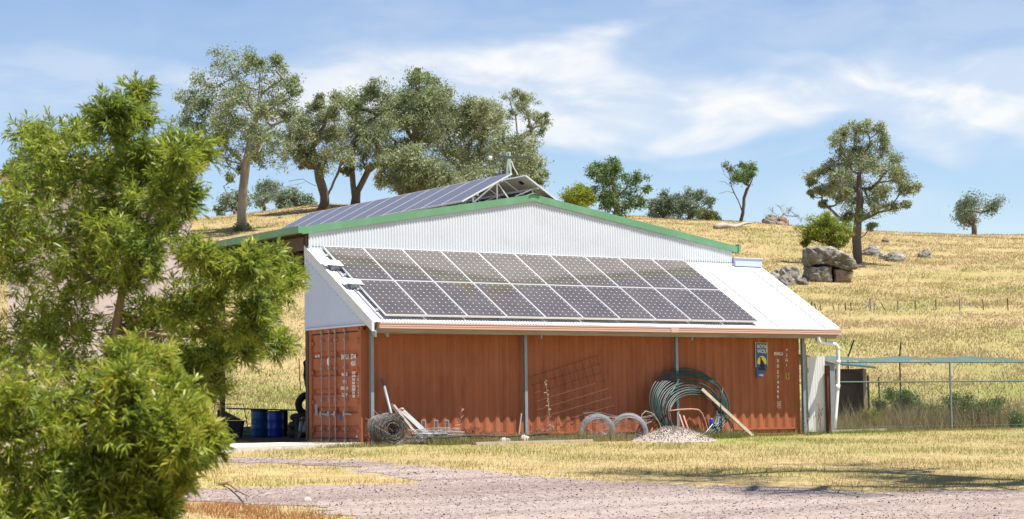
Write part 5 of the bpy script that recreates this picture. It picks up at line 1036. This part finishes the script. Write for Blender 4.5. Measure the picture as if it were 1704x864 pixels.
# poly pipe coil
coil = empty('pipe_coil', gon(1150, -.4)); tag(coil, 'large loose coil of dark green poly pipe leaning on the third post', 'pipe coil')
rings = []
for k in range(15):
    u = k/14; x0 = 1081+u*34+rng.uniform(-2, 2); x1 = 1190+ (1-u)*16+rng.uniform(-4, 4)+ (k % 3)*4; y0 = 612+u*44+rng.uniform(-2, 2); y1 = 728+rng.uniform(-4, 5)
    rings.append((x0, x1, y0, y1, u))
for (x0, x1, y0, y1, u) in rings:
    cx, cy, rx, ry = (x0+x1)/2, (y0+y1)/2, (x1-x0)/2, (y1-y0)/2; sk = rng.uniform(.10, .3); n = 46; pts = []
    yo = -.12-.42*u
    for a in np.linspace(0, 2*np.pi, n, endpoint=False):
        px0, py0 = cx+rx*math.cos(a)+sk*ry*math.sin(a)*.35, cy+ry*math.sin(a); h = (y1-py0)/(y1-y0); P = wp(px0, py0, -.15-.10*u-.50*(1-h)); pts.append(P)
    pts = np.array(pts); pts[:, 2] = np.maximum(pts[:, 2], -.02+rng.uniform(0, .04)); mb = MB(); mb.tube(pts, .0165, 7, closed=True); part(mb, 'pipe_loop', M['poly'], coil, True)
for pts in ([(1130, 632), (1085, 705), (1105, 722), (1120, 728), (1140, 738)], [(1072, 684), (1080, 690), (1095, 702), (1120, 722), (1150, 742)], [(1199, 672), (1200, 690), (1202, 712), (1199, 728)], [(1190, 690), (1205, 690), (1220, 705), (1223, 720), (1212, 730), (1200, 722), (1196, 700), (1202, 690), (1212, 698), (1218, 714)]):
    mb = MB(); P_ = [wp(x, y, -.75) for x, y in pts]; Q = []
    for a, b in zip(P_[:-1], P_[1:]): Q += [a*(1-u)+b*u for u in (0, .5)]
    Q.append(P_[-1]); Q = np.array(Q)
    for _ in range(2): Q[1:-1] = (Q[:-2]+Q[1:-1]*2+Q[2:])/4
    mb.tube(Q, .016, 7); part(mb, 'loose_end', M['poly'], coil, True)
mb = MB(); mb.tube([wp(1203, 645, -.4), wp(1200, 664, -.42), wp(1198, 690, -.5)], .017, 8); part(mb, 'loose_end', M['black_plastic'], coil, True)
# orange bent tube frame (old barrow or chair frame), red angle irons
bf = empty('bent_frame', gon(1150, -.8)); tag(bf, 'faded orange bent tube frame standing inside the pipe coil', 'tube frame')
Q = [wp(x, y, -.85) for x, y in ((1114, 684), (1130, 682), (1150, 681), (1162, 682), (1168, 688), (1173, 700), (1177, 715), (1180, 735))]; mb = MB(); mb.tube(Q, .02, 8); part(mb, 'tube', M['rust_pink'], bf, True)
mb = MB(); mb.tube([wp(1148, 729, -.85), wp(1178, 728, -.85)], .014, 6); mb.tube([wp(1114, 684, -.85), wp(1116, 700, -.6), wp(1118, 735, -.4)], .018, 8); part(mb, 'brace', M['rust_pink'], bf, True)
for i, (x0, y0, x1, y1, lb_) in enumerate(((1130, 690, 1146, 737, 'left rusty red angle iron leaning inside the pipe coil'), (1137, 692, 1153, 738, 'right rusty red angle iron leaning inside the pipe coil'), (1075, 700, 1069, 728, 'left orange stake between the mesh roll and the pipe coil'), (1089, 702, 1080, 728, 'right orange stake between the mesh roll and the pipe coil'))):
    mb = MB(); mb.bar(wp(x0, y0, -.3), wp(x1, y1, -.7), .045 if i < 2 else .03, .03, up=(0, 1, 0)); tag(mb.build('angle_iron', M['rust_pink'] if i < 2 else M['oxide']), lb_, 'angle iron', 'irons among the pipe and wire')
mb = MB(); mb.tube([wp(x, y, -.9) for x, y in ((1067, 700), (1068, 690), (1075, 684), (1086, 688), (1095, 700), (1102, 716))], .008, 5); tag(mb.build('thin_cable', M['wood_pale']), 'thin pale cable looping left of the pipe coil', 'cable')
mb = MB(); mb.tube([wp(1186, 706, -.8), wp(1176, 718, -.9), wp(1160, 731, -1.)], .014, 6); tag(mb.build('grey_rod', M['galv']), 'pale grey rod slanting beside the orange tube frame', 'rod')
mb = MB(); mb.bar(wp(1168, 648, -.30), gon(1253, -.85)+[0, 0, .02], .075, .045, up=(0, 1, 0)); tag(mb.build('leaning_timber', M['wood_pale']), 'long pale timber leaning through the pipe coil down to the right', 'timber')
mb = MB(); q = wp(1183, 700, -.6); mb.lathe([(.02, -.12), (.05, -.08), (.05, .08), (.02, .12)], wp(1184, 704, -.6), 10); tag(mb.build('blue_bottle', M['bright_blue'], smooth=True), 'small dark blue bottle beside the orange tube frame', 'bottle')
# gravel pile
c0 = gon(1119, -1.9); n1, n2 = 64, 26; V = []
for j in range(n2):
    u = j/(n2-1)
    for i in range(n1):
        a = 2*math.pi*i/n1; R_x = (.98 if math.cos(a) < 0 else 1.15); x = c0[0]+u*R_x*math.cos(a)*(1+.06*math.sin(3*a+1)); y = c0[1]+u*.8*math.sin(a)*(1+.05*math.sin(5*a)); h = .385*(1-u)**1.02*(1 if u < .98 else 0)
        hh = h*(1-.25*math.exp(-(u/.18)**2))+.02*math.sin(9*a+u*14)*(1-u)+.012*math.sin(17*a+u*31); V.append((x, y, gz(x, y)+max(hh, -.03)))
I = np.arange(n1*n2).reshape(n2, n1); mb = MB(); mb.add(V, [(I[a, b], I[a+1, b], I[a+1, (b+1) % n1], I[a, (b+1) % n1]) for a in range(n2-1) for b in range(n1)])
M['pile'] = leafmat('pile_gravel', [(.18, .14, .125), (.40, .34, .30), (.58, .52, .47)], 0., 30.)
M['pile_base'] = mat('pile_base', (.36, .30, .26), .95, 0, .35, 40, bump=.8, bscale=45)
pile = empty('gravel_pile', c0); tag(pile, 'small heap of pale crushed gravel on the grass before the pipe coil', 'gravel heap'); part(mb, 'heap', M['pile_base'], pile, True)
A_ = np.array(V); n = 6000; k = rng.integers(0, n1*(n2-2), n); P_ = A_[k]+rng.normal(0, .014, (n, 3)); s_ = rng.uniform(.007, .018, n)
dirs = rng.normal(0, 1, (n, 4, 3)); dirs /= np.linalg.norm(dirs, axis=2, keepdims=True); V_ = P_[:, None]+(T4[None]*rng.uniform(.6, 1.2, (n, 4, 1))+dirs*.3)*s_[:, None, None]; V_ = V_[:, [0, 1, 2, 0, 3, 1, 0, 2, 3, 1, 3, 2]].reshape(-1, 3)
o = link('loose_gravel', fast_mesh('loose_gravel', V_, 3), M['pile'], pile); shift(o, pile); o['kind'] = 'stuff'
# stick at lower left
mb = MB(); q = [hit(x, y, -.42) for x, y in ((338, 812), (358, 811), (380, 815), (398, 823), (414, 831))]; mb.tube([p+[0, 0, .04+.05*(i == 2)] for i, p in enumerate(q)], [.02, .02, .017, .013, .008], 7); mb.tube([q[1]+[0, 0, .05], hit(384, 811, -.38)+[0, 0, .08]], [.012, .006], 5); tag(mb.build('fallen_branch', M['twig'], smooth=True), 'curved brown fallen branch on the gravel at the shrub foot', 'branch')

# ------------------------------------------------------------------ wire pen, gate and hutch on the right
def V3(px0, py0, Y): return wp(px0, py0, Y)
# white sheet door ajar next to the container
dr = empty('sheet_door', gon(1345, .2)); tag(dr, 'white ribbed metal door beside the right end of the container', 'door')
a, b = gon(1346, .25), gon(1376, .05); xs_ = np.linspace(0, 1, 60); base = a[None]*(1-xs_[:, None])+b[None]*xs_[:, None]; rib = .003*(np.sin(xs_*2*np.pi*7) > .55)
L_ = np.array([base+np.array([0, -1, 0])*rib[:, None]+np.array([0, 0, z]) for z in (.05, 1.96)]); mb = MB(); mb.grid(L_); part(mb, 'sheet', M['pvc'], dr)
mb = MB(); mb.bar(a+[0, .04, .05], a+[0, .04, 1.95], .04); mb.bar(b+[0, .04, .05], b+[0, .04, 1.95], .04); mb.bar(a+[0, .04, .1], b+[0, .04, .1], .04); mb.bar(a+[0, .04, 1.9], b+[0, .04, 1.9], .04); part(mb, 'frame', M['galv_dull'], dr)
for z in (.42, 1.55):
    mb = MB(); mb.box(a+[-.10, -.02, z], a+[.03, .02, z+.12]); part(mb, 'hinge', M['galv'], dr)
mb = MB(); q = gon(1341, .15); mb.box(q+[-.035, -.05, 0], q+[.035, .05, 2.28]); tag(mb.build('door_post', M['galv_dull']), 'grey metal post between the container and the white door', 'post')
mb = MB(); q = gon(1379.5, -.05); mb.box(q+[-.05, -.05, 0], q+[.05, .05, 1.72]); tag(mb.build('rusty_post', M['rust']), 'dark rusty post right of the white metal door', 'post')
# skillion sheet piece above door
sk_ = empty('skillion_roof', gon(1350, 1.)); tag(sk_, 'small dark skillion roof sloping down behind the white door', 'roof')
mb = MB(); A0, A1 = wp(1338, 590, .35), wp(1392, 604, .35); V = [A0, A1, A1+[0, 1.6, 0.02], A0+[0, 1.6, .02]]; V = V+[q+[0, 0, -.03] for q in V]; mb.add(V, [(0, 1, 2, 3), (7, 6, 5, 4), (0, 4, 5, 1), (1, 5, 6, 2), (2, 6, 7, 3), (3, 7, 4, 0)]); part(mb, 'sheet', M['old_timber'], sk_)
mb = MB(); B0, B1 = A0+[0, .06, -.04], A1+[0, .06, -.04]; V = [B0, B1, np.array([B1[0], B1[1], .05]), np.array([B0[0], B0[1], .05])]; V = V+[q+[0, .03, 0] for q in V]; mb.add(V, [(0, 3, 2, 1), (4, 5, 6, 7), (0, 1, 5, 4), (1, 2, 6, 5), (2, 3, 7, 6), (3, 0, 4, 7)]); part(mb, 'wall', M['galv_dull'], sk_)
# hutch
tH = 56.5; h0, h1 = gpx(1392, tH), gpx(1437, tH+.6); hut = empty('hutch', (h0+h1)/2); tag(hut, 'small brown walled animal hutch inside the wire pen', 'hutch')
zt_ = at(1400, 613, tH)[2]; dv = ey*1.5
def quadbox(mb, a, b, z0, z1, depth, z1b=None):
    z1b = z1 if z1b is None else z1b; V = [(*a[:2], z0), (*b[:2], z0), (*(b+depth)[:2], z0), (*(a+depth)[:2], z0), (*a[:2], z1), (*b[:2], z1b), (*(b+depth)[:2], z1b), (*(a+depth)[:2], z1)]; mb.add(V, [(0, 3, 2, 1), (4, 5, 6, 7), (0, 1, 5, 4), (1, 2, 6, 5), (2, 3, 7, 6), (3, 0, 4, 7)])
mb = MB(); quadbox(mb, h0+ey*.9, h1+ey*.9, 0, zt_, ey*.04); part(mb, 'back_wall', M['brown_board'], hut)
mb = MB(); quadbox(mb, h0, h0+ex*.04, 0, zt_, ey*.9); part(mb, 'side_wall', M['brown_board'], hut); mb = MB(); quadbox(mb, h1-ex*.04, h1, 0, zt_, ey*.9); part(mb, 'side_wall', M['brown_board'], hut)
mb = MB(); quadbox(mb, h0+ey*.5, h1+ey*.5, 0, zt_-.1, ey*.03); part(mb, 'front_wall', M['brown_board'], hut)
mb = MB(); quadbox(mb, h1-ex*.03-ey*.04, h1+ex*.06-ey*.04, 0, zt_-.02, ey*.09); part(mb, 'corner_post', M['wood_pale'], hut)
mb = MB(); a, b = h0-ex*.15-ey*.3, h1+ex*.28-ey*.3; V = []
for dz_ in (0, .05):
    V += [(*a[:2], zt_+.10+dz_), (*b[:2], zt_-.01+dz_), (*(b+ey*1.5)[:2], zt_+.10+dz_), (*(a+ey*1.5)[:2], zt_+.22+dz_)]
mb.add(V, [(0, 3, 2, 1), (4, 5, 6, 7), (0, 1, 5, 4), (1, 2, 6, 5), (2, 3, 7, 6), (3, 0, 4, 7)]); part(mb, 'roof', M['netting'], hut)
# wire pen: front line of chain-link from the rusty post to beyond the right edge, with netting roof
pen = empty('wire_pen', gpx(1440, 54)); tag(pen, 'chain-link animal pen with green netting over its top', 'pen')
c_a = gpx(1383, 52.6); c_b = gpx(1722, 55.5); ztop = at(1383, 603, 52.6)[2]; d_ab = (c_b-c_a); Lp = np.linalg.norm(d_ab[:2]); dd = d_ab/Lp
mb = MB(); sp_ = .055; nn = int(Lp/sp_); hgt = ztop-.05
for k in range(-int(hgt/sp_), nn):
    s0 = k*sp_; 
    for sgn in (1, -1):
        u0, u1 = max(0, s0), min(Lp, s0+hgt)
        if u1 <= u0: continue
        za, zb = (u0-s0), (u1-s0)
        if sgn < 0: za, zb = hgt-za, hgt-zb
        mb.bar(c_a+dd*u0+[0, 0, .05+za], c_a+dd*u1+[0, 0, .05+zb], .0016, .0016)
part(mb, 'chain_link', M['wire'], pen)
mb = MB()
for z in (ztop, ztop-.53, .12): mb.tube([c_a+[0, 0, z], c_b+[0, 0, z]], .02 if z > .2 else .006, 8)
part(mb, 'rail', M['netting'], pen)
for u in (0., 3.9, 7.): 
    mb = MB(); q = c_a+dd*min(u, Lp); mb.tube([q, q+[0, 0, ztop+.02]], .028, 8); part(mb, 'post', M['pvc'] if u == 0 else M['galv_dull'], pen)
# netting roof, sagging
n1, n2 = 46, 10; bk = FH; V = np.zeros((n2, n1, 3))
for j in range(n2):
    for i in range(n1):
        q = c_a+dd*(Lp*i/(n1-1))+ey*(3.2*j/(n2-1)); V[j, i] = (q[0], q[1], ztop+.02+.20*(j/(n2-1))-.05*math.sin(i*.55)**2*math.sin(math.pi*j/(n2-1))+.03*math.sin(i*.4))
mb = MB()
for s in np.arange(0, 1.0001, .009):
    i = s*(n1-1); i0 = min(int(i), n1-2); P_ = V[:, i0]*(1-(i-i0))+V[:, i0+1]*(i-i0); mb.tube(P_, .005, 3, cap=False)
for s in np.linspace(0, 1, 34):
    j = s*(n2-1); j0 = min(int(j), n2-2); P_ = V[j0]*(1-(j-j0))+V[j0+1]*(j-j0); mb.tube(P_, .005, 3, cap=False)
part(mb, 'netting_roof', M['netting'], pen)
for k, (x0, y0, x1, y1, t_, lb_) in enumerate(((1411, 594, 1421, 566, 57, 'black stake leaning right above the netting roof'), (1497, 594, 1499, 570, 57, 'upright black stake above the netting roof'), (1444, 677, 1444, 625, 58, 'thick dark stake inside the pen right of the hutch'), (1462, 652, 1462, 627, 60, 'short dark stake farther right inside the pen'))):
    mb = MB(); q = at(x0, y0, t_); g_ = gpx(x0, t_); mb.tube([g_, q, at(x1, y1, t_)] if k < 2 else [g_, at(x1, y1, t_)], .022 if k != 2 else .035, 6); tag(mb.build('dark_stake', M['black_plastic']), lb_, 'stake', 'dark stakes in and behind the wire pen')
mb = MB(); mb.bar(gpx(1378, 50.4)+[0, 0, .04], gpx(1470, 52.5)+[0, 0, .04], .12, .09); tag(mb.build('sleeper', M['wood_grey']), 'grey weathered sleeper along the foot of the wire pen', 'timber')
# leafy weeds in the pen (broad)
def leafy(px0, t, blobs, label, m, n, ls=.07):
    b = gpx(px0, t); tree('weed_bush', label, t, px0, [(px0, 715)], blobs, .02, m, M['twig'], n, lsize=ls, asp=.35, cat='weed', dz=.4, fill=.3, subn=5)
leafy(1480, 57, [(1468,680,14),(1485,660,16),(1500,680,18),(1475,700,14),(1495,705,16),(1460,705,10),(1515,665,18),(1530,690,18)], 'tall leafy green weeds filling the right side of the pen', M['gum_green'], 9000)
leafy(1440, 56, [(1428,705,9),(1445,700,10),(1455,690,9),(1415,712,8),(1400,713,8)], 'bright low weeds at the foot of the brown hutch', M['lime'], 3500)
leafy(1600, 57, [(1560,690,18),(1590,680,20),(1620,690,20),(1650,680,20),(1690,695,20)], 'broad leafy weeds at the far right end of the pen', M['gum_green'], 7000)
mb = MB(); c0 = gon(1360, -.25)
for k in range(9):
    x = rng.uniform(-.3, .25); pts = [c0+np.array([x, 0, 0]), c0+np.array([x+rng.uniform(-.08, .08), 0, rng.uniform(.2, .5)]), c0+np.array([x+rng.uniform(-.15, .15), rng.uniform(-.1, .1), rng.uniform(.5, .8)])]; mb.tube(pts, .004, 3)
    for _ in range(6): p = pts[2]*(rng.uniform(.5, 1))+pts[1]*0; p = pts[1]+(pts[2]-pts[1])*rng.uniform(0, 1); mb.tube([p, p+rng.normal(0, .04, 3)], .007, 3)
tag(mb.build('dry_stalk', M['twig']), 'cluster of dry dark weeds before the white metal door', 'dry plant')

# ------------------------------------------------------------------ rendered building glimpsed behind the shrub
tw = 29.; ang = -.165; cR = gpx(317, tw); uR = ex*math.cos(0)+ey*.0; back = ey*math.cos(ang)+ex*math.sin(ang); back = back/np.linalg.norm(back)
hs = empty('beige_building', cR); tag(hs, 'pinkish beige rendered building seen in gaps behind the left shrub', 'building')
zc = at(317, 292, tw)[2]; w_ = 2.7; rise = .16
def wallv(o_): return [cR+o_, cR-uR*w_+o_]
P0, P1 = cR, cR-uR*w_; mb = MB(); zr = zc+rise*w_*.5
V = [(*P0[:2], -.8), (*P1[:2], -.8), (*P1[:2], zc), (*((P0+P1)/2)[:2], zr), (*P0[:2], zc)]; V += [(*(np.array(v)[:2]+back[:2]*4.5), v[2]) for v in V]
mb.add(V, [(0, 4, 3, 2, 1), (5, 6, 7, 8, 9), (0, 5, 9, 4), (1, 2, 7, 6)]); part(mb, 'walls', M['wall_render'], hs)
mb = MB(); o_ = -ey*.25
for (A_, B_, za, zb) in ((P0+uR*.02, (P0+P1)/2, zc, zr), ((P0+P1)/2, P1-uR*.1, zr, zc)):
    V = [(*(A_+o_)[:2], za+.03), (*(B_+o_)[:2], zb+.03), (*(B_+back*4.7)[:2], zb+.03), (*(A_+back*4.7)[:2], za+.03)]; V += [(x, y, z+.07) for x, y, z in V]; mb.add(V, [(0, 3, 2, 1), (4, 5, 6, 7), (0, 1, 5, 4), (1, 2, 6, 5), (2, 3, 7, 6), (3, 0, 4, 7)])
part(mb, 'roof', M['wall_render'], hs)
q = cR-uR*.75-ey*.02; q[2] = .35; mb = MB(); V = [q, q+uR*.5, q+uR*.5+ez*.9, q+ez*.9]; V = V+[v+ey*.04-ey*.03 for v in V]; mb.add([np.array(v) for v in V], [(0, 1, 2, 3), (7, 6, 5, 4), (0, 4, 5, 1), (1, 5, 6, 2), (2, 6, 7, 3), (3, 7, 4, 0)]); part(mb, 'window', M['glass_dark'], hs)

# ------------------------------------------------------------------ near shrubs at the left
def leaf_shoots(ends, n_sh, per, ls, w, ups=.45):
    i = rng.integers(0, len(ends), n_sh); P = ends[i, :3]+rng.normal(0, 1, (n_sh, 3))*ends[i, 3:4]*.66
    D = rng.normal(0, 1, (n_sh, 3)); D[:, 2] += ups; D[:, 0] += .25; D /= np.linalg.norm(D, axis=1, keepdims=True); Ls = rng.uniform(.10, .22, (n_sh, 1))
    PP = np.repeat(P, per, 0); DD = np.repeat(D, per, 0); LL = np.repeat(Ls, per, 0); s = rng.uniform(0, 1, (n_sh*per, 1))
    o = PP+DD*LL*s; e = rng.normal(0, 1, o.shape); e -= (e*DD).sum(1, keepdims=True)*DD; e /= np.linalg.norm(e, axis=1, keepdims=True)
    d = e*.85+DD*(.35+.7*s); d[:, 2] -= .12*(1-s[:, 0]); d /= np.linalg.norm(d, axis=1, keepdims=True); l = ls*rng.uniform(.6, 1.2, s.shape)
    f = np.cross(d, DD+rng.normal(0, .3, d.shape)); f /= np.maximum(np.linalg.norm(f, axis=1, keepdims=True), 1e-6); nn_ = np.cross(f, d)
    tip = o+d*l-nn_*0+np.array([0, 0, -1])*l*.12
    V = np.stack([o, o+d*l*.35+f*w/2, o+d*l*.7+f*w*.4, tip, o+d*l*.7-f*w*.4, o+d*l*.35-f*w/2], 1).reshape(-1, 3)
    return V, P, D, Ls
def near_shrub(name, label, t, basepx, trunkpx, blobspx, r0, n_sh, per, leafm, ls=.095, w=.0125, dz=.5, subn=8, limbs=()):
    b = gpx(basepx, t); b[2] -= .1; sc = t/FPX; bl = [np.array([*(at(x, y, t)+ey*rng.uniform(-1, 1)*dz), R*sc]) for x, y, R in blobspx]
    pos, par, rad, ends = skeleton(b, [at(x, y, t) for x, y in trunkpx], bl, r0, subn, [[at(x, y, t) for x, y in l] for l in limbs]); root = empty(name, b); tag(root, label, 'shrub')
    mb = MB(); skel_mesh(pos, par, np.minimum(rad, r0), mb); shift(mb.build('trunk', M['twig'], root, True), root)
    V, P_, D_, L_ = leaf_shoots(ends, n_sh, per, ls, w); c = link('crown', fast_mesh('crown', V, 6), leafm, root); shift(c, root)
    return root
near_shrub('tall_shrub', 'tall feathery green shrub rising at the left with a branch reaching toward the shed', 18.5, 150, [(160, 700), (190, 560), (215, 420), (225, 300)],
    [(212,185,9),(238,165,5),(230,205,12),(255,222,10),(262,258,14),(235,262,20),(215,245,18),(206,220,12),(290,262,16),(240,300,34),(290,310,26),(320,270,16),(340,262,8),(322,290,10),(300,350,24),(260,370,34),(220,360,34),(315,330,16),(225,430,36),(270,440,34),(310,420,20),(345,440,14),(378,458,12),(402,462,16),(428,448,9),(440,464,14),(458,446,7),(462,455,14),(390,470,26),(430,480,26),(455,500,16),(360,500,24),(400,520,28),(440,530,20),(380,560,26),(420,560,20),(445,575,10),(340,550,26),(300,540,28),(250,530,34),(210,520,30),(330,600,26),(365,610,18),(300,610,24),(260,600,32),(215,600,34),(340,650,14),(325,640,12),(405,590,8),
     (185,250,26),(150,290,34),(100,270,36),(50,290,40),(10,270,40),(180,330,40),(120,340,50),(60,350,50),(0,350,50),(185,300,30),(180,390,40),(140,410,45),(185,470,40),(60,400,45),(10,420,45),(100,500,50),(30,510,50),(180,590,45),(120,600,45),(20,600,50),(240,480,26),(290,480,24),(240,400,26),(170,430,50),(100,440,55),(40,450,55),(-20,450,50),(160,540,55),(90,550,55),(20,560,55),(150,640,55),(60,650,60),(120,215,18),(60,225,20),(10,215,22)],
    .05, 4000, 22, M['bottle_far'], dz=1.0, limbs=[[(200, 520), (270, 500), (340, 470), (400, 450), (450, 430)], [(215, 420), (260, 340), (300, 300)], [(190, 560), (300, 560), (380, 550)]])
near_shrub('low_shrub', 'dense bright green shrub filling the lower left corner', 14.5, 170, [(180, 860), (190, 780)],
    [(215,700,30),(225,650,22),(255,640,18),(285,665,14),(315,700,14),(205,610,20),(240,615,14),(232,690,26),(258,700,23),(288,715,21),(318,720,16),(340,738,12),(308,745,21),(268,745,28),(232,750,36),(210,760,36),(256,795,28),(291,785,19),(216,810,36),(215,820,36),(251,840,23),(232,860,30),(271,825,14),(217,650,24),(233,665,20),(268,668,12),(210,640,26),(276,850,8),
     (160,700,45),(100,700,50),(40,700,50),(-20,700,50),(160,790,50),(100,800,55),(40,810,55),(-20,800,55),(150,860,45),(80,880,50),(10,880,50)], .035, 3300, 24, M['bottle'], dz=.5)
print('OBJS', len(bpy.data.objects))
